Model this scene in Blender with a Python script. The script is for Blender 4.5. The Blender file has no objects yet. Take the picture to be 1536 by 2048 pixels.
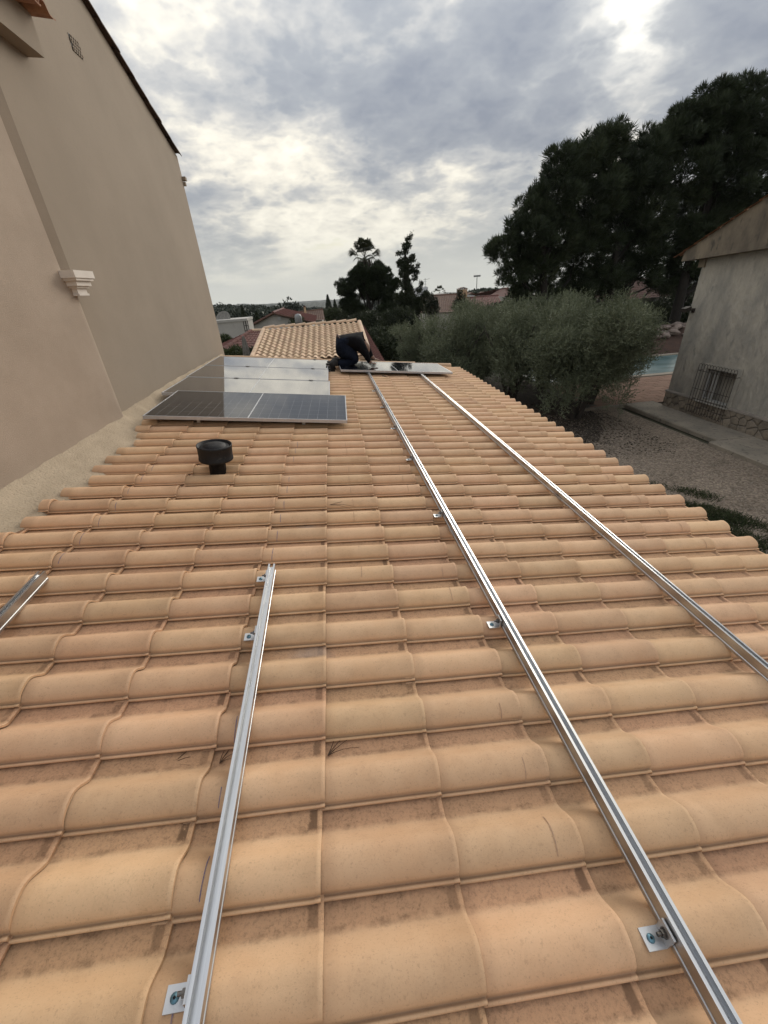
import bpy, math, random
import numpy as np
from mathutils import Vector, Matrix, Euler

random.seed(7)
rng = np.random.default_rng(11)
R = math.radians
scene = bpy.context.scene
col = scene.collection

# ------------------------------------------------------------------ camera
CZ = 4.3                                   # height of the lens above the yard
F, PITCH, ROLL, YAW = 805.08, 0.50887, 0.07241, 0.08303
_fw = np.array([math.sin(YAW)*math.cos(PITCH), math.cos(YAW)*math.cos(PITCH), -math.sin(PITCH)])
_r = np.array([math.cos(YAW), -math.sin(YAW), 0.0])
_d = np.cross(_fw, _r)
CAM_R = math.cos(ROLL)*_r + math.sin(ROLL)*_d
CAM_D = -math.sin(ROLL)*_r + math.cos(ROLL)*_d
cam_data = bpy.data.cameras.new('camera')
cam = bpy.data.objects.new('camera', cam_data)
col.objects.link(cam)
cam_data.sensor_fit = 'VERTICAL'
cam_data.sensor_height = 24.0
cam_data.lens = F/2048*24.0
cam_data.clip_start = 0.05
cam_data.clip_end = 20000
m = Matrix.Identity(4)
for k in range(3):
    m[k][0], m[k][1], m[k][2] = CAM_R[k], -CAM_D[k], -_fw[k]
m[2][3] = CZ
cam.matrix_world = m
scene.camera = cam

def at(x, y, Y):
    """measured pixel of the photograph -> point of the place at the distance Y"""
    d = CAM_R*(x-768) + CAM_D*(y-1024) + _fw*F
    d = d*(Y/d[1])
    return np.array([d[0], d[1], d[2]+CZ])

# ------------------------------------------------------------------ world and sun
SUN_AZ, SUN_EL = R(31.3), R(19.5)
SUN_DIR = Vector((math.sin(SUN_AZ)*math.cos(SUN_EL), math.cos(SUN_AZ)*math.cos(SUN_EL), math.sin(SUN_EL)))
world = bpy.data.worlds.new('World')
scene.world = world
world.use_nodes = True
wn, wl = world.node_tree.nodes, world.node_tree.links
wn.clear()
def wnode(t, **kw):
    n = wn.new(t)
    for k, v in kw.items(): setattr(n, k, v)
    return n
def wmath(op, a, b=None, c=None, clamp=False):
    n = wn.new('ShaderNodeMath'); n.operation = op; n.use_clamp = clamp
    for i, v in enumerate((a, b, c)):
        if v is None: continue
        if isinstance(v, (int, float)): n.inputs[i].default_value = v
        else: wl.new(v, n.inputs[i])
    return n.outputs[0]
def wramp(v, stops):
    n = wn.new('ShaderNodeValToRGB'); wl.new(v, n.inputs[0])
    e = n.color_ramp.elements
    while len(e) < len(stops): e.new(0.5)
    for q, (p, c) in zip(e, stops):
        q.position = p; q.color = (*c, 1) if not isinstance(c, (int, float)) else (c, c, c, 1)
    return n.outputs[0]
def wmix(f, a, b, blend='MIX'):
    n = wn.new('ShaderNodeMix'); n.data_type = 'RGBA'; n.blend_type = blend
    for s, v in ((n.inputs[0], f), (n.inputs[6], a), (n.inputs[7], b)):
        if isinstance(v, (int, float)): s.default_value = v
        elif isinstance(v, tuple): s.default_value = (*v, 1)
        else: wl.new(v, s)
    return n.outputs[2]
sky = wnode('ShaderNodeTexSky', sky_type='NISHITA', sun_disc=False)
sky.sun_elevation = SUN_EL; sky.sun_rotation = SUN_AZ
tc = wnode('ShaderNodeTexCoord')
sep = wnode('ShaderNodeSeparateXYZ'); wl.new(tc.outputs['Generated'], sep.inputs[0])
zc = wmath('MAXIMUM', sep.outputs[2], 0.0)
den = wmath('ADD', zc, 0.26)
cx = wmath('DIVIDE', sep.outputs[0], den)
cy = wmath('DIVIDE', sep.outputs[1], den)
cmb = wnode('ShaderNodeCombineXYZ'); wl.new(cx, cmb.inputs[0]); wl.new(cy, cmb.inputs[1])
def wvec(scale, off, warp=None):
    mp = wnode('ShaderNodeMapping'); wl.new(cmb.outputs[0], mp.inputs[0]); mp.inputs['Location'].default_value = off; mp.inputs['Scale'].default_value = (scale,)*3
    if warp is None: return mp.outputs[0]
    v = wnode('ShaderNodeVectorMath', operation='MULTIPLY_ADD'); wl.new(warp[0], v.inputs[0]); v.inputs[1].default_value = (warp[1],)*3; wl.new(mp.outputs[0], v.inputs[2])
    return v.outputs[0]
def wnoise(scale, detail, rough, off, out='Fac'):
    n = wn.new('ShaderNodeTexNoise'); wl.new(wvec(scale, off), n.inputs['Vector']); n.inputs['Scale'].default_value = 1.0
    n.inputs['Detail'].default_value = detail; n.inputs['Roughness'].default_value = rough
    return n.outputs[out]
def wpuff(scale, off, warp, detail=3.0):
    n = wn.new('ShaderNodeTexVoronoi'); n.feature = 'F1'; n.normalize = True
    n.inputs['Detail'].default_value = detail; n.inputs['Roughness'].default_value = 0.55; n.inputs['Scale'].default_value = 1.0
    wl.new(wvec(scale, off, warp), n.inputs['Vector']); return n.outputs['Distance']
n_big = wnoise(0.95, 3, 0.5, (8.5, 4.0, 0))
n_mid = wnoise(2.6, 7, 0.58, (1.7, 4.2, 0))
warp = wnoise(4.0, 5, 0.6, (2.2, 8.1, 0), 'Color')
p1 = wpuff(3.2, (0.4, 2.0, 0), (warp, 0.9))
p2 = wpuff(9.5, (5.4, 1.0, 0), (warp, 1.3), 2.0)
# thickness of the cloud layer: broad masses, then heaped puffs
dens = wmath('ADD', wmath('ADD', wmath('MULTIPLY', n_big, 0.95), wmath('MULTIPLY', n_mid, 0.34)), wmath('ADD', wmath('MULTIPLY', p1, -0.52), wmath('MULTIPLY', p2, -0.24)))
dens = wmath('ADD', dens, 0.235)
dotn = wnode('ShaderNodeVectorMath', operation='DOT_PRODUCT')
wl.new(tc.outputs['Generated'], dotn.inputs[0]); dotn.inputs[1].default_value = SUN_DIR
dt = wmath('MAXIMUM', dotn.outputs['Value'], 0.0)
dens = wmath('SUBTRACT', dens, wmath('MULTIPLY', wmath('POWER', dt, 160.0), 0.10))
cl = wramp(dens, [(0.46, (0.76, 0.72, 0.62)), (0.545, (0.61, 0.58, 0.51)), (0.62, (0.39, 0.39, 0.385)), (0.70, (0.265, 0.281, 0.305)), (0.84, (0.185, 0.204, 0.242))])
# warm glow where the sun stands behind the cloud
g1 = wmath('POWER', dt, 500.0); g2 = wmath('POWER', dt, 40.0)
thin = wramp(dens, [(0.50, 1.0), (0.74, 0.12)])
glow = wmath('MULTIPLY', wmath('ADD', wmath('MULTIPLY', g1, 0.7), wmath('MULTIPLY', g2, 0.10)), thin)
cl2 = wmix(glow, cl, (1.0, 0.93, 0.76), 'ADD')
# pale layer of air towards the horizon
hz = wramp(sep.outputs[2], [(0.0, 1.0), (0.035, 0.72), (0.10, 0.22), (0.19, 0.0)])
cl3 = wmix(hz, cl2, (0.61, 0.61, 0.55))
gap = wramp(dens, [(0.36, 1.0), (0.42, 0.0)])
# an overcast sky grows brighter from the horizon to the zenith (the usual overcast law, softened)
ocl = wmath('MULTIPLY_ADD', zc, 14.0, 7.5)
ocv = wnode('ShaderNodeCombineXYZ'); [wl.new(ocl, ocv.inputs[q]) for q in range(3)]
cl10 = wmix(1.0, cl3, ocv.outputs[0], 'MULTIPLY')
gapf = wmath('MULTIPLY', gap, wmath('SUBTRACT', 1.0, hz))
fin = wmix(gapf, cl10, wmix(1.0, sky.outputs[0], (0.5, 0.5, 0.5), 'MULTIPLY'))
world.cycles.sampling_method = 'MANUAL'; world.cycles.sample_map_resolution = 256
bg = wnode('ShaderNodeBackground'); wl.new(fin, bg.inputs[0]); bg.inputs[1].default_value = 0.1
wo = wnode('ShaderNodeOutputWorld'); wl.new(bg.outputs[0], wo.inputs[0])

sun_data = bpy.data.lights.new('sun', 'SUN')
sun_data.energy = 1.5; sun_data.angle = R(30); sun_data.color = (1.0, 0.93, 0.82)
sun = bpy.data.objects.new('sun', sun_data); col.objects.link(sun)
sun.location = SUN_DIR*60
sun.rotation_euler = (-SUN_DIR).to_track_quat('-Z', 'Y').to_euler()

vs = scene.view_settings
vs.view_transform = 'Standard'; vs.look = 'None'; vs.exposure = 0.6; vs.gamma = 1.0; vs.use_curve_mapping = False

# ------------------------------------------------------------------ materials
def pmat(name, c1, c2=None, scale=4.0, rough=0.8, bump=0.0, bscale=60.0, metal=0.0, spec=0.5, detail=6, fleck=None, fscale=180.0, stretch=(1, 1, 1), rnd=0.0, coat=0.0, dist=0.02):
    """procedural surface: two tones mixed by noise, optional flecks, fine relief, per-object tone"""
    mt = bpy.data.materials.new(name); mt.use_nodes = True
    nt = mt.node_tree; n, l = nt.nodes, nt.links
    b = n['Principled BSDF']
    b.inputs['Roughness'].default_value = rough; b.inputs['Metallic'].default_value = metal
    b.inputs['Specular IOR Level'].default_value = spec
    if coat: b.inputs['Coat Weight'].default_value = coat
    g = n.new('ShaderNodeNewGeometry')
    mp = n.new('ShaderNodeMapping'); mp.inputs['Scale'].default_value = stretch; l.new(g.outputs['Position'], mp.inputs[0])
    if c2 is None: c2 = tuple(0.82*x for x in c1)
    nz = n.new('ShaderNodeTexNoise'); nz.inputs['Scale'].default_value = scale; nz.inputs['Detail'].default_value = detail; nz.inputs['Roughness'].default_value = 0.62
    l.new(mp.outputs[0], nz.inputs['Vector'])
    rp = n.new('ShaderNodeValToRGB'); rp.color_ramp.elements[0].position = 0.36; rp.color_ramp.elements[1].position = 0.64
    rp.color_ramp.elements[0].color = (*c1, 1); rp.color_ramp.elements[1].color = (*c2, 1)
    l.new(nz.outputs['Fac'], rp.inputs[0])
    out = rp.outputs[0]
    if fleck:
        f = n.new('ShaderNodeTexNoise'); f.inputs['Scale'].default_value = fscale; f.inputs['Detail'].default_value = 3
        l.new(mp.outputs[0], f.inputs['Vector'])
        fr = n.new('ShaderNodeValToRGB'); fr.color_ramp.elements[0].position = 0.60; fr.color_ramp.elements[1].position = 0.72
        l.new(f.outputs['Fac'], fr.inputs[0])
        mx = n.new('ShaderNodeMix'); mx.data_type = 'RGBA'
        l.new(fr.outputs[0], mx.inputs[0]); l.new(out, mx.inputs[6]); mx.inputs[7].default_value = (*fleck, 1)
        out = mx.outputs[2]
    if rnd:
        oi = n.new('ShaderNodeObjectInfo'); hs = n.new('ShaderNodeHueSaturation')
        mr = n.new('ShaderNodeMapRange'); mr.inputs[3].default_value = 1-rnd; mr.inputs[4].default_value = 1+rnd
        l.new(oi.outputs['Random'], mr.inputs[0]); l.new(mr.outputs[0], hs.inputs['Value']); l.new(out, hs.inputs['Color'])
        out = hs.outputs[0]
    l.new(out, b.inputs['Base Color'])
    if bump:
        bn = n.new('ShaderNodeTexNoise'); bn.inputs['Scale'].default_value = bscale; bn.inputs['Detail'].default_value = 5
        l.new(mp.outputs[0], bn.inputs['Vector'])
        bp = n.new('ShaderNodeBump'); bp.inputs['Strength'].default_value = bump; bp.inputs['Distance'].default_value = dist
        l.new(bn.outputs['Fac'], bp.inputs['Height']); l.new(bp.outputs[0], b.inputs['Normal'])
    return mt

W, G = 0.215, 0.36735          # cover width and course length of a roof tile
AL = 0.1151                    # pitch of the roof
H_CAM, U0, V0 = 6.5454*W, 0.0981, -1.1205

def tile_material(name, barrel, barrel2, pan, dark):
    mt = bpy.data.materials.new(name); mt.use_nodes = True
    n, l = mt.node_tree.nodes, mt.node_tree.links
    b = n['Principled BSDF']; b.inputs['Roughness'].default_value = 0.78; b.inputs['Specular IOR Level'].default_value = 0.3
    def mathn(op, a, bb=None, cc=None, clamp=False):
        q = n.new('ShaderNodeMath'); q.operation = op; q.use_clamp = clamp
        for i, v in enumerate((a, bb, cc)):
            if v is None: continue
            if isinstance(v, (int, float)): q.inputs[i].default_value = v
            else: l.new(v, q.inputs[i])
        return q.outputs[0]
    def smooth(v, a, bb):
        q = n.new('ShaderNodeMapRange'); q.interpolation_type = 'SMOOTHSTEP'
        l.new(v, q.inputs[0]); q.inputs[1].default_value = a; q.inputs[2].default_value = bb
        return q.outputs[0]
    def mix(f, a, bb, blend='MIX'):
        q = n.new('ShaderNodeMix'); q.data_type = 'RGBA'; q.blend_type = blend
        for s, v in ((q.inputs[0], f), (q.inputs[6], a), (q.inputs[7], bb)):
            if isinstance(v, (int, float)): s.default_value = v
            elif isinstance(v, tuple): s.default_value = (*v, 1)
            else: l.new(v, s)
        return q.outputs[2]
    def noise(sc, det, ro=0.6, vec=None):
        q = n.new('ShaderNodeTexNoise'); q.inputs['Scale'].default_value = sc; q.inputs['Detail'].default_value = det; q.inputs['Roughness'].default_value = ro
        l.new(vec if vec is not None else g.outputs['Position'], q.inputs['Vector']); return q.outputs['Fac']
    g = n.new('ShaderNodeNewGeometry')
    uv = n.new('ShaderNodeUVMap'); uv.uv_map = 'local'
    su = n.new('ShaderNodeSeparateXYZ'); l.new(uv.outputs[0], su.inputs[0])
    lx, ly = su.outputs[0], su.outputs[1]
    oi = n.new('ShaderNodeObjectInfo'); av = n.new('ShaderNodeAttribute'); av.attribute_name = 'tone'
    rn = mathn('FRACT', mathn('ADD', mathn('MULTIPLY', oi.outputs['Random'], 0.999), av.outputs['Fac']))
    n1 = noise(5.0, 5); n2 = noise(30.0, 6, 0.7); n3 = noise(210.0, 4, 0.75); n4 = noise(130.0, 5, 0.8); n5 = noise(13.0, 4, 0.6)
    base = mix(smooth(n1, 0.35, 0.68), barrel, barrel2)
    # darker granular patina on the flat channel
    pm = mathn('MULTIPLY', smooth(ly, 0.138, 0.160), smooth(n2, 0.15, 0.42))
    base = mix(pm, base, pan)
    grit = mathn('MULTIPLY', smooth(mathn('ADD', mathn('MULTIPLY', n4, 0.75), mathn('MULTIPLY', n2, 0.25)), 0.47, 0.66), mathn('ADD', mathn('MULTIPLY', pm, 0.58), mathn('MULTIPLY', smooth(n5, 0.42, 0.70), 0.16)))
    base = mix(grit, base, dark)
    base = mix(mathn('MULTIPLY', smooth(n3, 0.57, 0.68), 0.62), base, tuple(0.55*c for c in barrel))
    base = mix(mathn('MULTIPLY', smooth(n3, 0.42, 0.30), 0.20), base, tuple(min(1, 1.25*c) for c in barrel))
    base = mix(mathn('MULTIPLY', smooth(n5, 0.45, 0.75), 0.16), base, tuple(0.62*c for c in barrel2))
    n6 = noise(85.0, 3, 0.7)
    base = mix(mathn('MULTIPLY', smooth(n6, 0.58, 0.70), 0.34), base, tuple(0.60*c for c in barrel2))
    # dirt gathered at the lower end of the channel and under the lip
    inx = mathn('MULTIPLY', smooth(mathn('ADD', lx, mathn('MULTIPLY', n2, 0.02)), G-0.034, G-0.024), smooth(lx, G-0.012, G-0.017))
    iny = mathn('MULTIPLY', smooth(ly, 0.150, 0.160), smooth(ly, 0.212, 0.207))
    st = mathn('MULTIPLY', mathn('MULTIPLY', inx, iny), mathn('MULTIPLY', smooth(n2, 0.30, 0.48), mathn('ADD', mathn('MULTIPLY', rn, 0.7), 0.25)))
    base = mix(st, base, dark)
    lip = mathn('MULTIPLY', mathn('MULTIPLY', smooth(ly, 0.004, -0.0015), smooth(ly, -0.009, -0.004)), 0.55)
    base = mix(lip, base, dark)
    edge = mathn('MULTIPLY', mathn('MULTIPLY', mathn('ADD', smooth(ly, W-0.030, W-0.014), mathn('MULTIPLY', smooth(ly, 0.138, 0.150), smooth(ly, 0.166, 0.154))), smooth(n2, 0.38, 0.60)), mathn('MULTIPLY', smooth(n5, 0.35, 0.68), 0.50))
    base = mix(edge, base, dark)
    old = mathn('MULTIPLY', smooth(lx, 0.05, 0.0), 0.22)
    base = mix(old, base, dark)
    # pale cement smears with a shape of their own
    for (px, py, pz), rad, am in (((-0.17, 0.215, CZ-1.39), 0.16, 0.75), ((1.62, 0.30, CZ-1.60), 0.10, 0.7), ((-0.32, 2.33, CZ-1.32), 0.11, 0.5), ((-0.25, 1.25, CZ-1.34), 0.13, 0.35), ((1.62, 0.82, CZ-1.56), 0.10, 0.6)):
        dn = n.new('ShaderNodeVectorMath'); dn.operation = 'DISTANCE'; l.new(g.outputs['Position'], dn.inputs[0]); dn.inputs[1].default_value = (px, py, pz)
        f = mathn('MULTIPLY', mathn('MULTIPLY', smooth(mathn('ADD', dn.outputs['Value'], mathn('MULTIPLY', n2, 0.10)), rad+0.05, rad*0.6), pm), am)
        base = mix(f, base, (0.42, 0.39, 0.37))
    hs = n.new('ShaderNodeHueSaturation'); l.new(base, hs.inputs['Color'])
    mr = n.new('ShaderNodeMapRange'); mr.inputs[3].default_value = 0.90; mr.inputs[4].default_value = 1.08; l.new(rn, mr.inputs[0]); l.new(mr.outputs[0], hs.inputs['Value'])
    mr2 = n.new('ShaderNodeMapRange'); mr2.inputs[3].default_value = 0.495; mr2.inputs[4].default_value = 0.504
    l.new(mathn('FRACT', mathn('MULTIPLY', rn, 7.31)), mr2.inputs[0]); l.new(mr2.outputs[0], hs.inputs['Hue'])
    l.new(hs.outputs[0], b.inputs['Base Color'])
    bp = n.new('ShaderNodeBump'); bp.inputs['Strength'].default_value = 0.35; bp.inputs['Distance'].default_value = 0.004
    l.new(mathn('ADD', mathn('MULTIPLY', n4, mathn('ADD', mathn('MULTIPLY', pm, 1.6), 0.35)), mathn('MULTIPLY', n3, 0.4)), bp.inputs['Height']); l.new(bp.outputs[0], b.inputs['Normal'])
    return mt

M = {}
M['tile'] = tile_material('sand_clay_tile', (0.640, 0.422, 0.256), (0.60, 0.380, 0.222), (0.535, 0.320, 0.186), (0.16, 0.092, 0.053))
M['tile_pale'] = tile_material('pale_clay_tile', (0.68, 0.50, 0.34), (0.63, 0.45, 0.30), (0.56, 0.39, 0.255), (0.22, 0.14, 0.09))
M['cap'] = pmat('sand_clay_cap', (0.55, 0.38, 0.24), (0.47, 0.31, 0.19), 6, 0.85, 0.25, 90, fleck=(0.25, 0.16, 0.10), rnd=0.08)
M['wall'] = pmat('smooth_beige_render', (0.305, 0.245, 0.186), (0.268, 0.215, 0.162), 0.9, 0.92, 0.10, 140, fleck=(0.262, 0.213, 0.162), fscale=45)
M['wall_rough'] = pmat('grainy_beige_render', (0.385, 0.305, 0.238), (0.328, 0.258, 0.198), 1.4, 0.95, 0.32, 170, fleck=(0.36, 0.282, 0.218), fscale=110, stretch=(1, 1, 1.3))
M['trim'] = pmat('brown_beige_trim', (0.20, 0.15, 0.105), (0.175, 0.13, 0.09), 3, 0.9, 0.15, 120)
M['corbel'] = pmat('off_white_plaster', (0.66, 0.60, 0.54), (0.60, 0.54, 0.48), 5, 0.8, 0.08, 120)
M['mortar'] = pmat('lumpy_mortar', (0.44, 0.35, 0.25), (0.36, 0.285, 0.20), 5, 0.97, 0.5, 70, fleck=(0.26, 0.21, 0.15), fscale=80)
M['red_tile'] = pmat('red_clay_tile', (0.115, 0.034, 0.024), (0.075, 0.024, 0.018), 2.5, 0.85, 0.2, 40, fleck=(0.10, 0.05, 0.04), fscale=25, rnd=0.12)
M['brown_tile'] = pmat('brown_clay_tile', (0.105, 0.052, 0.031), (0.07, 0.034, 0.022), 2.0, 0.85, 0.2, 40, fleck=(0.09, 0.06, 0.05), fscale=22, rnd=0.1)
M['shaded_red'] = pmat('pine_shaded_red_tile', (0.075, 0.030, 0.022), (0.05, 0.022, 0.017), 2.0, 0.9, 0.2, 30)  # red tile with the shade of the pines darkened into its colour
M['dark_tile'] = pmat('dark_rake_tile', (0.115, 0.075, 0.055), (0.07, 0.05, 0.04), 8, 0.9, 0.3, 60, rnd=0.25)  # dark brown tone of the rake tiles
M['eave_tile'] = pmat('brown_red_eave_tile', (0.34, 0.18, 0.10), (0.25, 0.12, 0.07), 8, 0.85, 0.2, 80, rnd=0.15)
M['alu'] = pmat('bare_aluminium', (0.60, 0.61, 0.62), (0.52, 0.53, 0.55), 3, 0.34, 0.02, 300, metal=1.0, stretch=(40, 1, 40))
M['alu_dull'] = pmat('dull_aluminium', (0.62, 0.63, 0.64), (0.52, 0.53, 0.55), 10, 0.45, 0.05, 200, metal=0.9)
M['frame'] = pmat('anodised_frame', (0.50, 0.50, 0.51), (0.44, 0.44, 0.455), 5, 0.42, 0.02, 200, metal=0.35)
M['steel'] = pmat('dark_steel', (0.20, 0.19, 0.18), (0.12, 0.11, 0.10), 30, 0.4, 0.05, 200, metal=0.9)
M['blue_dot'] = pmat('blue_zinc_screw', (0.16, 0.30, 0.36), (0.10, 0.2, 0.26), 60, 0.35, metal=0.6)
M['pen'] = pmat('blue_chalk_line', (0.12, 0.12, 0.24), (0.34, 0.24, 0.22), 90, 0.95)
M['pencil'] = pmat('dark_pencil_line', (0.36, 0.235, 0.16), (0.50, 0.32, 0.20), 90, 0.95)
M['black'] = pmat('black_enamel', (0.007, 0.007, 0.008), (0.012, 0.012, 0.014), 18, 0.6, 0.06, 70, spec=0.3, fleck=(0.03, 0.028, 0.026), fscale=40)
M['gutter'] = pmat('dark_gutter', (0.025, 0.028, 0.03), (0.04, 0.04, 0.04), 9, 0.5)
M['grey_wall'] = pmat('rough_grey_render', (0.39, 0.358, 0.305), (0.24, 0.23, 0.207), 2.2, 0.97, 1.0, 9, fleck=(0.23, 0.22, 0.20), fscale=5, stretch=(1, 1, 0.45), detail=9, dist=0.05)
M['gable'] = pmat('stained_cement', (0.205, 0.168, 0.122), (0.105, 0.088, 0.068), 2.4, 0.96, 0.6, 16, fleck=(0.075, 0.065, 0.052), fscale=6, stretch=(1, 1, 0.5))
M['stone'] = pmat('tan_field_stone', (0.25, 0.208, 0.16), (0.17, 0.145, 0.117), 5, 0.95, 0.7, 25, fleck=(0.08, 0.07, 0.06), fscale=30, rnd=0.22)
M['joint'] = pmat('grey_joint_mortar', (0.16, 0.145, 0.122), (0.115, 0.105, 0.09), 9, 0.98, 0.5, 40)
M['ledge'] = pmat('cement_ledge', (0.23, 0.20, 0.17), (0.17, 0.15, 0.13), 4, 0.95, 0.5, 30)
M['concrete'] = pmat('weathered_concrete', (0.26, 0.225, 0.178), (0.18, 0.158, 0.127), 1.6, 0.95, 0.5, 18, fleck=(0.085, 0.078, 0.065), fscale=12)
M['iron'] = pmat('rusty_black_iron', (0.018, 0.016, 0.015), (0.035, 0.024, 0.018), 20, 0.7)
M['white_frame'] = pmat('white_window_frame', (0.40, 0.40, 0.39), (0.34, 0.34, 0.33), 5, 0.6)
M['white_wall'] = pmat('white_house_wall', (0.40, 0.38, 0.35), (0.34, 0.325, 0.30), 0.7, 0.95, 0.2, 12, fleck=(0.28, 0.26, 0.235), fscale=3)
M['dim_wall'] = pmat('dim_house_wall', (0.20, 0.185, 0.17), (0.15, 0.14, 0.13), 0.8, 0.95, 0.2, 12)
M['earth'] = pmat('red_brown_earth', (0.075, 0.042, 0.030), (0.05, 0.03, 0.022), 2.5, 1.0, 0.8, 8)
M['terrace'] = pmat('terracotta_paving', (0.27, 0.165, 0.115), (0.21, 0.125, 0.085), 2.2, 0.9, 0.3, 30, rnd=0.1)
M['coping'] = pmat('pale_pool_coping', (0.34, 0.29, 0.23), (0.28, 0.24, 0.19), 3, 0.9, 0.2, 30, rnd=0.08)
M['rock'] = pmat('pale_pink_rock', (0.27, 0.215, 0.185), (0.18, 0.14, 0.12), 4, 0.95, 0.6, 14, rnd=0.25)
M['bark'] = pmat('dark_bark', (0.022, 0.018, 0.014), (0.012, 0.010, 0.008), 9, 0.98, 0.9, 22, stretch=(1, 1, 0.35))
M['olive_bark'] = pmat('grey_olive_bark', (0.060, 0.050, 0.042), (0.035, 0.029, 0.025), 11, 0.98, 0.9, 26, stretch=(1, 1, 0.4))
M['navy'] = pmat('black_cotton_shirt', (0.004, 0.004, 0.005), (0.007, 0.007, 0.009), 14, 0.95, 0.35, 25, spec=0.15)
M['jeans'] = pmat('dark_denim', (0.006, 0.009, 0.018), (0.010, 0.014, 0.026), 12, 0.95, 0.35, 30, fleck=(0.022, 0.028, 0.045), fscale=40, spec=0.15)
M['skin'] = pmat('tanned_skin', (0.24, 0.135, 0.09), (0.21, 0.115, 0.075), 20, 0.6)
M['hair'] = pmat('dark_hair', (0.014, 0.011, 0.010), (0.025, 0.02, 0.018), 60, 0.7, 0.4, 90)
M['belt'] = pmat('brown_belt', (0.075, 0.033, 0.025), (0.055, 0.026, 0.02), 20, 0.7)
M['boot'] = pmat('dark_work_boot', (0.012, 0.010, 0.009), (0.02, 0.016, 0.014), 20, 0.8, 0.2, 60)
M['sole'] = pmat('pale_boot_sole', (0.40, 0.385, 0.36), (0.30, 0.29, 0.27), 30, 0.85)
M['metal_grey'] = pmat('galvanised_sheet', (0.24, 0.245, 0.245), (0.17, 0.175, 0.18), 5, 0.5, metal=0.5)
M['twig'] = pmat('dry_pine_needle', (0.10, 0.055, 0.03), (0.06, 0.035, 0.02), 40, 0.9)
M['dark_glass'] = pmat('dark_room_glass', (0.004, 0.004, 0.005), (0.006, 0.006, 0.007), 3, 0.3, spec=0.12)
M['far_white'] = pmat('far_pale_block', (0.50, 0.51, 0.53), (0.46, 0.47, 0.49), 0.2, 0.95)

def leafmat(name, c1, c2, c3=None, trans=0.25, scale=0.9):
    """leaf tone varies from clump to clump and leaf to leaf; some light passes through"""
    mt = bpy.data.materials.new(name); mt.use_nodes = True
    n, l = mt.node_tree.nodes, mt.node_tree.links
    b = n['Principled BSDF']; b.inputs['Roughness'].default_value = 0.6; b.inputs['Specular IOR Level'].default_value = 0.25
    g = n.new('ShaderNodeNewGeometry')
    a = n.new('ShaderNodeAttribute'); a.attribute_name = 'tone'
    nz = n.new('ShaderNodeTexNoise'); nz.inputs['Scale'].default_value = scale; nz.inputs['Detail'].default_value = 3; l.new(g.outputs['Position'], nz.inputs['Vector'])
    ad = n.new('ShaderNodeMath'); ad.operation = 'MULTIPLY_ADD'; l.new(a.outputs['Fac'], ad.inputs[0]); ad.inputs[1].default_value = 0.55
    sb = n.new('ShaderNodeMath'); sb.operation = 'MULTIPLY_ADD'; l.new(nz.outputs['Fac'], sb.inputs[0]); sb.inputs[1].default_value = 1.2; sb.inputs[2].default_value = -0.38
    l.new(sb.outputs[0], ad.inputs[2])
    rp = n.new('ShaderNodeValToRGB'); e = rp.color_ramp.elements
    e[0].position = 0.1; e[0].color = (*c1, 1); e[1].position = 0.75; e[1].color = (*c2, 1)
    if c3: q = e.new(1.0); q.color = (*c3, 1)
    l.new(ad.outputs[0], rp.inputs[0]); l.new(rp.outputs[0], b.inputs['Base Color'])
    tr = n.new('ShaderNodeBsdfTranslucent'); l.new(rp.outputs[0], tr.inputs[0])
    mx = n.new('ShaderNodeMixShader'); mx.inputs[0].default_value = trans
    l.new(b.outputs[0], mx.inputs[1]); l.new(tr.outputs[0], mx.inputs[2]); l.new(mx.outputs[0], n['Material Output'].inputs[0])
    return mt
M['olive'] = leafmat('olive_leaf', (0.058, 0.070, 0.038), (0.180, 0.200, 0.125), (0.34, 0.355, 0.26), 0.25)
M['pine'] = leafmat('pine_needle', (0.016, 0.024, 0.012), (0.042, 0.056, 0.026), (0.075, 0.088, 0.044), 0.12, 0.5)
M['conifer'] = leafmat('dark_conifer', (0.016, 0.022, 0.012), (0.040, 0.050, 0.024), None, 0.12)
M['palm'] = leafmat('palm_frond', (0.022, 0.028, 0.014), (0.050, 0.054, 0.028), None, 0.15)
M['dead_palm'] = leafmat('dead_palm_frond', (0.032, 0.026, 0.018), (0.050, 0.041, 0.028), None, 0.1)
M['bush'] = leafmat('garden_bush', (0.020, 0.028, 0.012), (0.060, 0.075, 0.030), (0.10, 0.11, 0.045), 0.2)
M['grass'] = leafmat('weedy_grass', (0.030, 0.040, 0.018), (0.065, 0.080, 0.035), (0.11, 0.105, 0.06), 0.2, 2.0)
M['wood'] = leafmat('far_tree', (0.020, 0.028, 0.020), (0.040, 0.050, 0.032), None, 0.05, 0.03)

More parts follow.
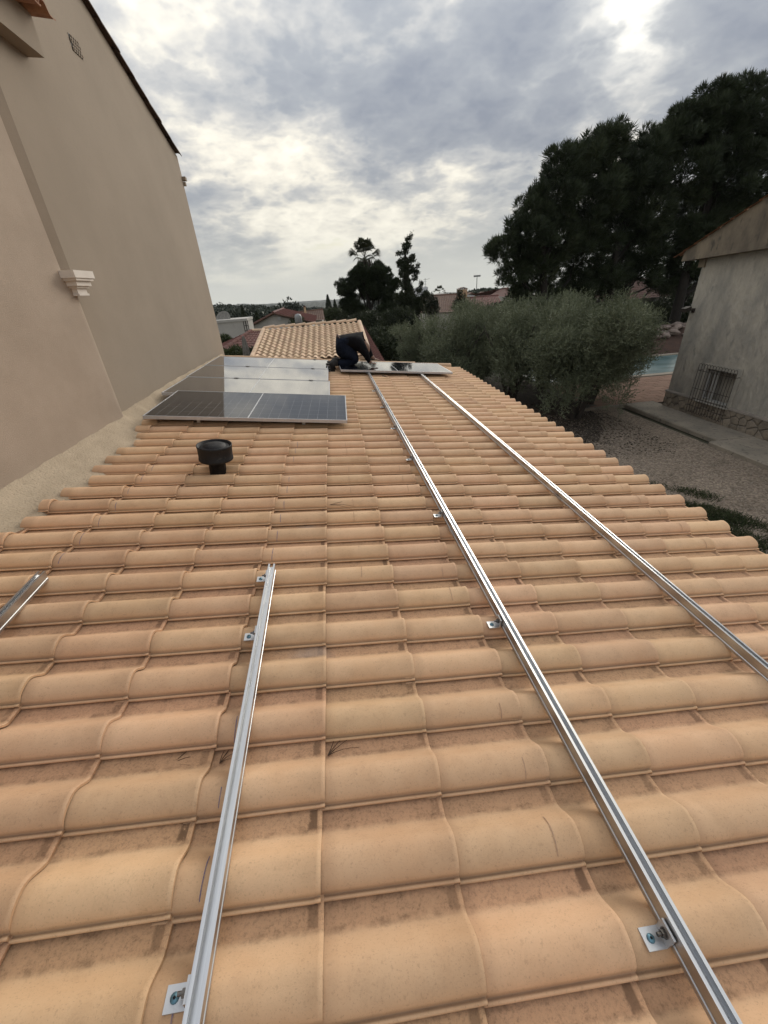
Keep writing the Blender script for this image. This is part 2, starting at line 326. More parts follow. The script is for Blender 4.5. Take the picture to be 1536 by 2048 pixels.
# ------------------------------------------------------------------ mesh helpers
class MB:
    def __init__(s): s.v = []; s.f = []; s.sm = []
    def add(s, vs, fs, smooth=False):
        o = len(s.v); s.v += [tuple(map(float, q)) for q in vs]
        for f in fs: s.f.append(tuple(i+o for i in f)); s.sm.append(smooth)
    def box(s, a, b):
        x0, y0, z0 = a; x1, y1, z1 = b
        s.add([(x0,y0,z0),(x1,y0,z0),(x1,y1,z0),(x0,y1,z0),(x0,y0,z1),(x1,y0,z1),(x1,y1,z1),(x0,y1,z1)],
              [(0,3,2,1),(4,5,6,7),(0,1,5,4),(1,2,6,5),(2,3,7,6),(3,0,4,7)])
    def prism(s, poly, ax, a, b):
        """extrude a 2-D outline along axis ax (0,1,2) from a to b"""
        n = len(poly); vs = []
        for t in (a, b):
            for p, q in poly:
                c = [p, q]; c.insert(ax, t); vs.append(c)
        fs = [tuple(range(n))[::-1], tuple(range(n, 2*n))]
        fs += [(i, (i+1) % n, n+(i+1) % n, n+i) for i in range(n)]
        s.add(vs, fs)
    def tube(s, pts, rad, sides=8, cap=True, smooth=True):
        pts = [Vector(p) for p in pts]; n = len(pts)
        rad = [rad]*n if isinstance(rad, (int, float)) else list(rad)
        o = []; ref = Vector((0.31, 0.21, 0.93))
        for i, p in enumerate(pts):
            t = (pts[min(i+1, n-1)]-pts[max(i-1, 0)]).normalized()
            if abs(t.dot(ref)) > 0.95: ref = Vector((0.9, 0.3, 0.1))
            a = t.cross(ref).normalized(); b = t.cross(a)
            for k in range(sides):
                w = 2*math.pi*k/sides
                o.append(p+(a*math.cos(w)+b*math.sin(w))*rad[i])
        fs = [(i*sides+k, i*sides+(k+1) % sides, (i+1)*sides+(k+1) % sides, (i+1)*sides+k) for i in range(n-1) for k in range(sides)]
        s.add(o, fs, smooth)
        if cap: s.add(o[:sides], [tuple(range(sides))[::-1]]); s.add(o[-sides:], [tuple(range(sides))])
    def lathe(s, prof, c=(0,0,0), sides=24, smooth=True):
        vs = []
        for r, z in prof:
            for k in range(sides):
                w = 2*math.pi*k/sides; vs.append((c[0]+r*math.cos(w), c[1]+r*math.sin(w), c[2]+z))
        fs = [(i*sides+k, i*sides+(k+1) % sides, (i+1)*sides+(k+1) % sides, (i+1)*sides+k) for i in range(len(prof)-1) for k in range(sides)]
        s.add(vs, fs, smooth)
    def mesh(s, name, mat, origin=None):
        me = bpy.data.meshes.new(name)
        vs = s.v if origin is None else [(a-origin[0], b-origin[1], c-origin[2]) for a, b, c in s.v]
        me.from_pydata(vs, [], s.f)
        if mat is not None: me.materials.append(mat)
        if any(s.sm): me.polygons.foreach_set('use_smooth', s.sm)
        me.update(); return me
    def build(s, name, mat, parent=None, origin=None, kind=None):
        return link(name, s.mesh(name, mat, origin), parent, kind)

def link(name, me, parent=None, kind=None):
    o = bpy.data.objects.new(name, me); col.objects.link(o)
    if parent is not None: o.parent = parent
    if kind: o['kind'] = kind
    return o
def tag(o, label, cat, group=None, kind=None):
    o['label'] = label; o['category'] = cat
    if group: o['group'] = group
    if kind: o['kind'] = kind
    return o
def thing(name, label, cat, loc=(0, 0, 0), rot=(0, 0, 0), group=None):
    o = bpy.data.objects.new(name, None); col.objects.link(o)
    o.empty_display_size = 0.2
    o.location = tuple(map(float, loc)); o.rotation_euler = rot
    return tag(o, label, cat, group)
def dup(root, loc, rot, label=None):
    r = root.copy(); col.objects.link(r); r.location = loc; r.rotation_euler = rot
    if label: r['label'] = label
    for ch in list(root.children):
        c = ch.copy(); col.objects.link(c); c.parent = r
        for g in list(ch.children):
            d = g.copy(); col.objects.link(d); d.parent = c
    return r
def fastmesh(name, verts, loops, nper, mat, tone=None, smooth=False):
    """mesh of many equal-sided faces from arrays"""
    me = bpy.data.meshes.new(name); nf = len(loops)//nper
    me.vertices.add(len(verts)); me.vertices.foreach_set('co', np.asarray(verts, np.float32).ravel())
    me.loops.add(len(loops)); me.loops.foreach_set('vertex_index', np.asarray(loops, np.int32))
    me.polygons.add(nf); me.polygons.foreach_set('loop_start', np.arange(0, nf*nper, nper, dtype=np.int32))
    me.polygons.foreach_set('loop_total', np.full(nf, nper, np.int32))
    if tone is not None:
        a = me.attributes.new('tone', 'FLOAT', 'POINT'); a.data.foreach_set('value', np.asarray(tone, np.float32))
    if smooth: me.polygons.foreach_set('use_smooth', np.ones(nf, bool))
    me.materials.append(mat); me.update(calc_edges=True); me.validate(); return me

# frame of the roof: u runs down the slope, v along the ridge, w out of the roof
N_ = np.array([math.sin(AL), 0, math.cos(AL)]); UD = np.array([math.cos(AL), 0, -math.sin(AL)])
def P(u, v, w=0.0):
    p = (-H_CAM+w)*N_ + (u-U0*G)*UD + np.array([0, v-V0*W, 0]); p[2] += CZ
    return p
ROOF_ROT = (0, AL, 0)

# ------------------------------------------------------------------ setting: terrain, yard
def th(x, y):
    r = np.hypot(x, y)
    z = np.interp(r, [0, 26, 40, 70, 300, 1200, 2600, 9000], [0, 0, -0.9, -2.0, -9.0, -34, -78, -225])
    return np.where(np.asarray(y) < 0, z*0.5, z)
rs = np.concatenate([np.linspace(0.5, 40, 60), np.geomspace(42, 3500, 60)])
na = 144
gv = [(0, 0, 0)]; gf = []
for i, r in enumerate(rs):
    for k in range(na):
        a = 2*math.pi*k/na; x, y = r*math.cos(a), r*math.sin(a)
        z = float(th(x, y))
        if r > 60: z += min(r*0.004, 6)*math.sin(x*0.011+1.3)*math.cos(y*0.007+0.4)
        gv.append((x, y, z-0.03))
gf = [(0, 1+k, 1+(k+1) % na) for k in range(na)]
for i in range(len(rs)-1):
    for k in range(na):
        a = 1+i*na; b = 1+(i+1)*na
        gf.append((a+k, b+k, b+(k+1) % na, a+(k+1) % na))
gb = MB(); gb.add(gv, gf, True)
M['ground'] = pmat('dry_soil', (0.085, 0.075, 0.050), (0.050, 0.052, 0.032), 0.35, 1.0, 0.6, 6, fleck=(0.04, 0.04, 0.025), fscale=2.0)
gb.build('ground', M['ground'], kind='structure')

def gravel_material():
    mt = bpy.data.materials.new('beige_gravel'); mt.use_nodes = True
    n, l = mt.node_tree.nodes, mt.node_tree.links; b = n['Principled BSDF']; b.inputs['Roughness'].default_value = 1.0
    g = n.new('ShaderNodeNewGeometry')
    v = n.new('ShaderNodeTexVoronoi'); v.inputs['Scale'].default_value = 26; l.new(g.outputs['Position'], v.inputs['Vector'])
    nz = n.new('ShaderNodeTexNoise'); nz.inputs['Scale'].default_value = 0.9; nz.inputs['Detail'].default_value = 7; l.new(g.outputs['Position'], nz.inputs['Vector'])
    rp = n.new('ShaderNodeValToRGB'); rp.color_ramp.elements[0].color = (0.125, 0.100, 0.077, 1); rp.color_ramp.elements[1].color = (0.36, 0.295, 0.232, 1)
    s = n.new('ShaderNodeSeparateColor'); l.new(v.outputs['Color'], s.inputs[0]); l.new(s.outputs[0], rp.inputs[0])
    r2 = n.new('ShaderNodeValToRGB'); r2.color_ramp.elements[0].position = 0.3; r2.color_ramp.elements[1].position = 0.7
    r2.color_ramp.elements[0].color = (0.75, 0.72, 0.68, 1); r2.color_ramp.elements[1].color = (1.1, 1.08, 1.05, 1); l.new(nz.outputs['Fac'], r2.inputs[0])
    mx = n.new('ShaderNodeMix'); mx.data_type = 'RGBA'; mx.blend_type = 'MULTIPLY'; mx.inputs[0].default_value = 1
    l.new(rp.outputs[0], mx.inputs[6]); l.new(r2.outputs[0], mx.inputs[7]); l.new(mx.outputs[2], b.inputs['Base Color'])
    bp = n.new('ShaderNodeBump'); bp.inputs['Strength'].default_value = 1.0; bp.inputs['Distance'].default_value = 0.03; bp.invert = True
    l.new(v.outputs['Distance'], bp.inputs['Height']); l.new(bp.outputs[0], b.inputs['Normal'])
    return mt
M['gravel'] = gravel_material()
yb = MB(); yb.add([(2.0, -4, 0.004), (9.75, -4, 0.004), (9.75, 13.4, 0.004), (8.0, 14.3, 0.004), (2.0, 15.5, 0.004)], [(0, 1, 2, 3, 4)])
yb.build('gravel_yard', M['gravel'], kind='structure')
# loose pebbles on the gravel, joined: nobody could count them
def pebbles(name, n, box, smin, smax, mat, z0):
    base = np.array([(1,0,0),(-1,0,0),(0,1,0),(0,-1,0),(0,0,.7),(0,0,-.7)], float)
    tri = np.array([(0,2,4),(2,1,4),(1,3,4),(3,0,4)])
    c = np.stack([rng.uniform(box[0], box[1], n), rng.uniform(box[2], box[3], n), np.full(n, z0)], 1)
    s = rng.uniform(smin, smax, (n, 1, 3)); a = rng.uniform(0, 6.3, n)
    rot = np.zeros((n, 3, 3)); rot[:,0,0] = np.cos(a); rot[:,0,1] = -np.sin(a); rot[:,1,0] = np.sin(a); rot[:,1,1] = np.cos(a); rot[:,2,2] = 1
    v = np.einsum('nij,nkj->nki', rot, base[None]*s) + c[:, None]
    lp = (tri[None]+np.arange(n)[:, None, None]*6).ravel()
    link(name, fastmesh(name, v.reshape(-1, 3), lp, 3, mat), kind='stuff')
M['pebble'] = pmat('mixed_pebble', (0.31, 0.255, 0.20), (0.15, 0.122, 0.097), 14, 1.0)
pebbles('loose_gravel', 16000, (3.0, 9.7, 3.0, 13.2), 0.010, 0.026, M['pebble'], 0.008)

# concrete walk beside the grey building
wk = MB()
wk.prism([(9.93, 0), (11.02, 0), (11.02, 0.14), (9.96, 0.14), (9.93, 0.11)], 1, 9.3, 13.3)
wk.build('path', M['concrete'], kind='structure')
wk = MB(); wk.prism([(9.66, 0), (11.02, 0), (11.02, 0.132), (9.70, 0.132), (9.66, 0.10)], 1, 2.0, 9.297)
wk.build('path', M['concrete'], kind='structure')
wk = MB(); wk.prism([(7.9, 0), (9.927, 0), (9.927, 0.10), (7.9, 0.10)], 1, 13.25, 13.40)
wk.build('kerb', M['concrete'], kind='structure')

# terracotta terrace and the covered pool
tb = MB(); tb.box((8.6, 13.40, 0.0), (16.0, 17.25, 0.030)); ter = tb.build('terrace', M['joint'], kind='structure')
tiles = {}
pv = MB(); pv.box((-0.29, -0.14, 0), (0.29, 0.14, 0.012)); pvm = pv.mesh('paving_tile', M['terrace'])
cnt = 0
for iy in range(13):
    for ix in range(12):
        x = 9.2+ix*0.6+(0.3 if iy % 2 else 0); y = 13.56+iy*0.29
        if x < 15.6 and y < 17.1:
            o = link('paving_tile', pvm, ter); o.location = (x, y, 0.028+random.uniform(-.002, .002)); cnt += 1
cp = MB()
for k in range(11):
    x0 = 9.0+k*0.75
    c = MB(); c.box((x0, 17.255, 0.0), (x0+0.74, 17.60, 0.075))
    c.build('coping_stone', M['coping'], ter)
def pool_material():
    mt = bpy.data.materials.new('pool_surface'); mt.use_nodes = True
    n, l = mt.node_tree.nodes, mt.node_tree.links; b = n['Principled BSDF']
    g = n.new('ShaderNodeNewGeometry'); mp = n.new('ShaderNodeMapping'); mp.inputs['Scale'].default_value = (0.35, 1.6, 1); l.new(g.outputs['Position'], mp.inputs[0])
    nz = n.new('ShaderNodeTexNoise'); nz.inputs['Scale'].default_value = 1.6; nz.inputs['Detail'].default_value = 6; l.new(mp.outputs[0], nz.inputs['Vector'])
    rp = n.new('ShaderNodeValToRGB'); rp.color_ramp.elements[0].position = 0.38; rp.color_ramp.elements[1].position = 0.62
    rp.color_ramp.elements[0].color = (0.055, 0.105, 0.11, 1); rp.color_ramp.elements[1].color = (0.13, 0.20, 0.20, 1); l.new(nz.outputs['Fac'], rp.inputs[0])
    l.new(rp.outputs[0], b.inputs['Base Color']); b.inputs['Roughness'].default_value = 0.45; b.inputs['Specular IOR Level'].default_value = 0.25
    bp = n.new('ShaderNodeBump'); bp.inputs['Strength'].default_value = 0.5; bp.inputs['Distance'].default_value = 0.05; l.new(nz.outputs['Fac'], bp.inputs['Height']); l.new(bp.outputs[0], b.inputs['Normal'])
    return mt
M['pool'] = pool_material()
pb = MB(); nx, ny = 24, 14; vs_ = []
for j in range(ny+1):
    for i in range(nx+1):
        x = 9.0+i*(21-9.0)/nx; y = 17.602+j*(21.5-17.602)/ny
        vs_.append((x, y, 0.045+0.012*math.sin(y*4+x*0.7)+0.008*math.sin(x*2.1)))
pb.add(vs_, [(j*(nx+1)+i, j*(nx+1)+i+1, (j+1)*(nx+1)+i+1, (j+1)*(nx+1)+i) for j in range(ny) for i in range(nx)], True)
pb.build('pool_water', M['pool'], kind='structure')
cb = MB(); cb.box((9.0, 21.505, 0.0), (22.0, 21.75, 0.09)); cb.build('kerb', M['coping'], kind='structure')
eb = MB(); vs_ = []
for j in range(9):
    for i in range(31):
        x = 9+i*0.6; y = 21.76+j*0.5; vs_.append((x, y, 0.02+0.26*min(j, 4)+rng.uniform(0, 0.06)))
eb.add(vs_, [(j*31+i, j*31+i+1, (j+1)*31+i+1, (j+1)*31+i) for j in range(8) for i in range(30)], True)
eb.build('earth_bank', M['earth'], kind='structure')

# ------------------------------------------------------------------ roof tile shape
HB = 0.056
def prof(extra=True):
    p = [(-0.0095, 0.0045), (-0.0125, 0.0048), (-0.0130, 0.0095), (-0.0100, 0.0122), (-0.0050, 0.0122), (-0.0020, 0.0090)]
    for k in range(11):
        t = k/10; y = 0.066*(1-math.cos(t*math.pi/2)); z = 0.009+(HB-0.009)*math.sin(t*math.pi/2)**0.9
        p.append((y, z))
    for k in range(1, 10):
        t = k/9; y = 0.066+0.088*t; p.append((y, HB*0.5*(1+math.cos(math.pi*t**1.08))))
    p += [(0.175, -0.0010), (W-0.020, -0.0022), (W+0.004, -0.0022), (W+0.012, 0.0015)]
    return p
PROF = prof()
def tile_mesh(name, mat, x0=-0.045, x1=G, wob=0.0, seed=0, rise=0.0135):
    rr = random.Random(seed)
    xs = [(x0, 0.0)]+[(q, 0.0) for q in (0.0, 0.13, 0.25) if q > x0+0.02]+[ (x1-0.017, 0.0), (x1-0.0135, 0.0022), (x1-0.0025, 0.0022), (x1, 0.0004)]
    npf = len(PROF); v = []; uv = []
    for x, dz in xs:
        lift = 0.0015+rise*(x/G)
        for y, z in PROF:
            v.append((x, y, z+dz+lift+rr.uniform(-wob, wob)*0.3)); uv.append((x, y))
    f = [(i*npf+k, i*npf+k+1, (i+1)*npf+k+1, (i+1)*npf+k) for i in range(len(xs)-1) for k in range(npf-1)]
    ns = len(f)
    o = len(v); li = 0.0015+rise*(x1/G)
    for dz in (0.0, -0.0098):
        for y, z in PROF:
            v.append((x1+0.0002, y, z+li+0.0004+dz)); uv.append((x1, y))
    f += [(o+k, o+k+1, o+npf+k+1, o+npf+k) for k in range(npf-1)]
    me = bpy.data.meshes.new(name); me.from_pydata(v, [], [q[::-1] for q in f])
    me.polygons.foreach_set('use_smooth', [True]*ns+[False]*(len(f)-ns))
    lay = me.uv_layers.new(name='local')
    for lp in me.loops: lay.data[lp.index].uv = uv[lp.vertex_index]
    a = me.attributes.new('tone', 'FLOAT', 'POINT')
    me.materials.append(mat); me.update(); return me

# ------------------------------------------------------------------ the low building under the roof
rootB = thing('low_house', 'low house with sand coloured curved clay tile roof in the foreground, rails laid on it', 'building', P(0, 0, 0), ROOF_ROT)
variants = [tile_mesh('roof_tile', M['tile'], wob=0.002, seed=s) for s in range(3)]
def mortar_out(v):
    o = float(np.interp(v, [-1.6, 1.9, 2.4, 3.2, 3.8, 4.25, 4.5, 9], [-1.93, -1.93, -1.82, -1.79, -1.83, -1.92, -2.02, -2.05]))
    return o+0.030*math.sin(v*7.1)+0.02*math.sin(v*17.3+1)
I0, I1, J0, J1 = -5, 8, -7, 42
cells = []
for j in range(J0, J1):
    for i in range(I0, I1+1):
        if i == -5 and j*W > 5.2: continue
        us = mortar_out(j*W+0.07)-0.035
        if i*G < us+0.06: continue
        if (i-1)*G < us:
            cutm = tile_mesh('roof_tile', M['tile'], x0=us-(i-1)*G, wob=0.001, seed=j)
            o = link('roof_tile', cutm, rootB); o.location = ((i-1)*G, j*W, 0.001); o.rotation_euler = (random.uniform(-.01, .01), 0, random.uniform(-.012, .012)); continue
        u, v = (i-0.5)*G, j*W+0.1
        p = P(u, v); d = p-np.array([0, 0, CZ])
        dep = float(d @ _fw)
        if dep > 0.15:
            px = 768+F*float(d @ CAM_R)/dep; py = 1024+F*float(d @ CAM_D)/dep
        else: px = py = 9e9
        vis = -150 < px < 1690 and 600 < py < 2230
        hid = (u < 0.1 and v > 4.35) or (u > 0.35 and u < 2.3 and v > 7.9)
        cells.append((-1 if (not vis or hid) else 1/max(dep, .3)**2*max(0.2, 1.4/dep), i, j))
cells.sort(reverse=True)
rest = []
def tile_jit(i, j):
    r = random.Random(i*977+j*31)
    return (r.uniform(-.005, .005), r.uniform(-.0022, .0022), r.uniform(-.0008, .0015), r.uniform(-.008, .008), r.uniform(-.004, .004), r.uniform(-.007, .007))
for k, (s, i, j) in enumerate(cells):
    dx, dy, dz, ra, rb, rc = tile_jit(i, j)
    if i == I1: dx -= 0.045
    if k < 300 and s > 0:
        o = link('roof_tile', variants[(i*7+j*3) % 3], rootB)
        o.location = ((i-1)*G+dx, j*W+dy, dz); o.rotation_euler = (ra*0.5, rb*0.4, rc)
    else: rest.append((i, j, dx, dy, dz, ra*0.5, rb*0.4, rc))
# all further tiles: real geometry joined into one part
src = variants[0]
nv = len(src.vertices); co = np.zeros(nv*3); src.vertices.foreach_get('co', co); co = co.reshape(-1, 3)
npoly = len(src.polygons); lv = np.zeros(len(src.loops), np.int32); src.loops.foreach_get('vertex_index', lv)
smo = np.zeros(npoly, bool); src.polygons.foreach_get('use_smooth', smo)
uvs = np.zeros(len(src.loops)*2); src.uv_layers['local'].data.foreach_get('uv', uvs)
def joined_tiles(name, items, mat, parent):
    n = len(items); vv = []; tn = []
    for i, j, dx, dy, dz, ra, rb, rc in items:
        mt = np.array(Euler((ra, rb, rc)).to_matrix())
        vv.append(co @ mt.T + np.array([(i-1)*G+dx, j*W+dy, dz])); tn.append(np.full(nv, random.random()))
    me = fastmesh(name, np.concatenate(vv), (lv[None]+np.arange(n)[:, None]*nv).ravel(), 4, mat, np.concatenate(tn))
    me.polygons.foreach_set('use_smooth', np.tile(smo, n))
    lay = me.uv_layers.new(name='local'); lay.data.foreach_set('uv', np.tile(uvs, n))
    return link(name, me, parent, 'stuff')
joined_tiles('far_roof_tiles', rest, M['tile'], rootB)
# deck, eave board and walls under the tiles (local to the roof frame)
db = MB(); db.box((-2.2, -1.7, -0.16), (2.80, 9.05, -0.018)); db.build('roof_deck', M['mortar'], rootB)
wb = MB(); c0 = P(0, 0, 0)
def roof_local(p):      # place -> roof frame
    q = np.array(p)-c0; return (float(q @ UD), float(q[1]), float(q @ N_))
wv = []
for x in (-2.2, 2.45):
    for y in (-1.4, 9.0):
        for z in (0.0, P(x, 0, -0.17)[2]-0.02): wv.append(roof_local((x, y, z)))
wb.add(wv, [(0,1,3,2),(4,6,7,5),(0,4,5,1),(2,3,7,6)]); wb.build('wall', M['wall'], rootB)
# row of cap tiles closing the far edge
cap = MB(); pv_ = []
for k in range(9):
    a = math.pi*k/8; pv_.append((-0.085*math.cos(a), 0.075*math.sin(a)**0.8))
cv = []
for x, dz in ((0.0, -0.004), (0.40, 0.006), (0.425, 0.007), (0.43, 0.003)):
    for y, z in pv_: cv.append((x, y, z+dz))
cap.add(cv, [(i*9+k, (i+1)*9+k, (i+1)*9+k+1, i*9+k+1) for i in range(3) for k in range(8)], True)
ev = [(0.4302, y, z+0.003) for y, z in pv_]; cap.add(ev+[(0.4302, 0, -0.01)], [(k, 9, k+1) for k in range(8)])
capm = cap.mesh('verge_tile', M['cap'])
for k in range(12):
    o = link('verge_tile', capm, rootB)
    u = -2.20+k*0.408
    o.location = (u, 9.06+0.02*math.sin(k*1.7), 0.035+0.006*math.sin(k*2.3)); o.rotation_euler = (0, 0, random.uniform(-.012, .012))
# mortar bed against the main wall
mo = MB(); rows = []
vv_ = np.linspace(-1.6, 9.0, 170); mvs = []
for v in vv_:
    wall_u = float(np.interp(v, [-1.6, 4.28, 4.42, 9.0], [-2.16, -2.16, -2.26, -2.19]))
    out = mortar_out(v)+0.03+0.008*math.sin(v*41)
    for k in range(9):
        t = k/8; h = 0.13*(1-min(1, t/0.8))**1.7+0.020
        if k == 8: h = -0.012
        mvs.append((wall_u+(out-wall_u)*t, v, h+0.005*math.sin(v*13+t*9)*(1-t*0.5)+0.003*math.sin(v*37+t*5)))
mo.add(mvs, [(i*9+k, i*9+k+1, (i+1)*9+k+1, (i+1)*9+k) for i in range(len(vv_)-1) for k in range(8)], True)
mo.build('mortar_flashing', M['mortar'], rootB)
# gutter along the eave
gt = MB(); gp = []
for k in range(9):
    a = math.pi*(1+k/8); gp.append((2.93+0.075*math.cos(a), -0.055+0.075*math.sin(a)))
gp2 = [(2.93+(x-2.93)*0.93, z+0.004) for x, z in gp[::-1]]
gt.prism(gp+gp2, 1, -1.6, 9.05)
gt.build('gutter', M['gutter'], rootB)
# chalk and pencil lines drawn across the tiles before drilling
def mark_ribbons(u0, slope, jr, mat, name, wid, skip, off=0.0):
    b = MB(); r = random.Random(int(u0*1000)+5)
    for j in jr:
        if r.random() < skip: continue
        u = u0+slope*j*W+r.uniform(-.006, .006)
        ii = math.floor(u/G)+1; lx = u-(ii-1)*G
        if lx < 0.03: lx = 0.03
        if lx > G-0.03: lx = G-0.03
        a, e = r.choice([(6, 16), (7, 18), (5, 15), (9, 21)])
        pts = []
        for k in range(a, min(e, len(PROF))):
            y, z = PROF[k]; pts.append((( ii-1)*G+lx+0.0012*math.sin(k*0.4+j), j*W+y, z+0.0015+0.0135*lx/G+0.0022))
        vs_ = []
        for p in pts: vs_ += [(p[0]-wid/2, p[1], p[2]), (p[0]+wid/2, p[1], p[2])]
        b.add(vs_, [(2*k, 2*k+1, 2*k+3, 2*k+2) for k in range(len(pts)-1)], True)
    b.build(name, mat, rootB, kind='stuff')
mark_ribbons(-0.305, 0.0, range(0, 18), M['pen'], 'chalk_marks', 0.0030, 0.15)
mark_ribbons(-1.43, 0.0, range(5, 15), M['pen'], 'chalk_marks', 0.0030, 0.2)
mark_ribbons(0.20, -0.006, range(7, 24), M['pencil'], 'pencil_marks', 0.0028, 0.35)
mark_ribbons(0.66, -0.01, range(1, 24), M['pencil'], 'pencil_marks', 0.0030, 0.35)
mark_ribbons(2.50, 0.0, range(4, 34), M['pencil'], 'pencil_marks', 0.0035, 0.25)
print('roof tiles', len(cells), 'joined', len(rest))

# ------------------------------------------------------------------ the main house on the left
XB, XA = -2.40, -2.31
mh = thing('main_house', 'tall beige rendered house rising on the left with a bare gable wall', 'building', (XB, 4.6, 0))
OM = (XB, 4.6, 0)
def rake_z(y): return CZ+3.02-0.318*(y-7.15)
b = MB(); b.prism([(-1.5, 0), (9.60, 0), (9.60, rake_z(9.60)-0.30), (9.62, rake_z(9.62)-0.27), (9.62, rake_z(9.62)), (2.0, rake_z(2.0)), (-1.5, rake_z(2.0)-1.1)], 0, XB-5.5, XB)
b.build('gable_wall', M['wall'], mh, OM)
b = MB()
zj = CZ+0.20
pr = [(XB-0.12, -1.5), (XB-0.12, 4.62)]
for k in range(9):
    a = math.pi/2*(1-k/8); pr.append((XA-0.11+0.11*math.cos(a), 4.62-0.15+0.15*math.sin(a)))
pr.append((XA, -1.5))
b.prism(pr, 2, 0.0, zj)
b.prism([(XB-0.12, -1.5), (XB-0.12, 4.41), (XA, 4.41), (XA, -1.5)], 2, zj, CZ+1.95)
bo = b.build('lower_wall', M['wall_rough'], mh, OM)
b = MB(); b.box((XB-0.05, 4.412, zj+0.05), (XA-0.004, 4.575, CZ+1.95)); b.build('pilaster_strip', M['trim'], mh, OM)
# stepped corbel: stacked mouldings, wider towards the top
b = MB()
for (dx, y0, y1, z0, z1) in ((0.055, 4.455, 4.66, 0.105, 0.122), (0.046, 4.462, 4.652, 0.122, 0.165), (0.066, 4.435, 4.675, 0.165, 0.182), (0.088, 4.41, 4.69, 0.182, 0.222), (0.110, 4.385, 4.715, 0.222, 0.242), (0.122, 4.365, 4.73, 0.242, 0.300)):
    c = 0.03
    b.prism([(XA-0.06, y0), (XA+dx, y0), (XA+dx, y1-c), (XA+dx-c, y1), (XA-0.06, y1)], 2, CZ+z0, CZ+z1)
b.build('corbel', M['corbel'], mh, OM)
b = MB(); b.prism([(XB-0.05, CZ+2.22), (XB-0.05, CZ+1.965), (-2.268, CZ+1.955), (-2.262, CZ+2.22)], 1, 1.0, 5.38); b.build('cornice', M['wall'], mh, OM)
et = tile_mesh('eave_tile', M['eave_tile'], x1=0.42)
for k in range(4):
    o = link('eave_tile', et, mh); o.location = (XB-0.11-OM[0], 5.40-0.205*(k+1)-OM[1], CZ+2.245); o.rotation_euler = (0.02, 0.16, random.uniform(-.03, .03))
# honeycomb ventilation grille
vg = MB(); vg.box((XB+0.001, 6.42, CZ+2.385), (XB+0.004, 6.615, CZ+2.515)); go = vg.build('vent_grille', M['black'], mh, OM)
vr = MB()
hx, hz_ = 0.042, 0.036
for iz in range(4):
    for iy in range(5):
        cy_ = 6.440+iy*hx+(hx/2 if iz % 2 else 0); cz_ = CZ+2.402+iz*hz_*0.9
        if cy_ > 6.61: continue
        o_ = [(cy_+0.0235*math.cos(math.pi/6+k*math.pi/3), cz_+0.0235*math.sin(math.pi/6+k*math.pi/3)) for k in range(6)]
        i_ = [(cy_+0.0150*math.cos(math.pi/6+k*math.pi/3), cz_+0.0150*math.sin(math.pi/6+k*math.pi/3)) for k in range(6)]
        vs_ = [(XB+0.010, *q) for q in o_]+[(XB+0.010, *q) for q in i_]+[(XB+0.003, *q) for q in i_]
        vr.add(vs_, [(k, (k+1) % 6, 6+(k+1) % 6, 6+k) for k in range(6)]+[(6+k, 6+(k+1) % 6, 12+(k+1) % 6, 12+k) for k in range(6)])
vr.build('lattice', M['wall'], go, (0, 0, 0)) if False else vr.build('vent_lattice', M['wall'], mh, OM)
# rake tiles seen from below along the gable
rk = MB()
rk_p = [(-0.115, -0.005), (-0.105, 0.035), (-0.07, 0.062), (-0.02, 0.066), (0.03, 0.045), (0.045, 0.0), (0.033, 0.0), (0.02, 0.033), (-0.02, 0.050), (-0.07, 0.047), (-0.10, 0.0)]
vs_ = []
for y, dz in ((0, 0.0), (0.42, 0.022)):
    for x, z in rk_p: vs_.append((x, y, z+dz))
n_ = len(rk_p); rk.add(vs_, [(k, (k+1) % n_, n_+(k+1) % n_, n_+k) for k in range(n_)]+[tuple(range(n_))[::-1], tuple(range(n_, 2*n_))])
rkm = rk.mesh('rake_tile', M['dark_tile'])
sl = math.atan(0.318)
for k in range(15):
    y = 9.66-0.40*(k+1)*math.cos(sl)
    o = link('rake_tile', rkm, mh); o.location = (0.02, y-OM[1], rake_z(y)+0.012); o.rotation_euler = (-sl, 0, random.uniform(-.015, .015))
rb_ = MB()
for k in range(2):
    rb_ = MB(); rb_.box((XB-0.1, 9.60+0.003*k, rake_z(9.6)-0.34-0.075*k), (XB+0.055-0.02*k, 9.69-0.03*k, rake_z(9.6)-0.285-0.075*k)); rb_.build('eave_moulding', M['wall'], mh, OM)

# ------------------------------------------------------------------ mounting rails and their feet
RW, RH, RB = 0.040, 0.054, 0.064          # width, height, underside above the roof frame
RS = 0.86
rail_prof = [(-.020,0),(.020,0),(.020,.012),(.0165,.014),(.0165,.022),(.020,.024),(.020,RH),(.0095,RH),(.0095,RH-.004),(.0125,RH-.005),(.0125,RH-.022),(-.0125,RH-.022),(-.0125,RH-.005),(-.0095,RH-.004),(-.0095,RH),(-.020,RH),(-.020,.024),(-.0165,.022),(-.0165,.014),(-.020,.012)]
def rail(name_label, ua, va, ub, vb, joint=None, feet=(), side=-1, foot_w=0.0):
    L = math.hypot(ub-ua, vb-va); rz = math.atan2(-(ub-ua), vb-va)
    rot = (Matrix.Rotation(AL, 4, 'Y') @ Matrix.Rotation(rz, 4, 'Z')).to_euler()
    t = thing('mounting_rail', name_label, 'rail', P(ua, va, RB), rot, 'aluminium mounting rails')
    segs = [(0, L)] if joint is None else [(0, joint), (joint+0.004, L)]
    for a, e in segs:
        b = MB(); b.prism([(x*RS, z) for x, z in rail_prof], 1, a, e); b.build('rail_length', M['alu'], t)
    if joint is not None:
        b = MB(); b.box((-.0225, joint-.05, .002), (-.0202, joint+.05, .020)); b.build('splice_plate', M['alu_dull'], t)
    for f in feet:
        foot(t, f-va, side)
    return t
FOOT = {}
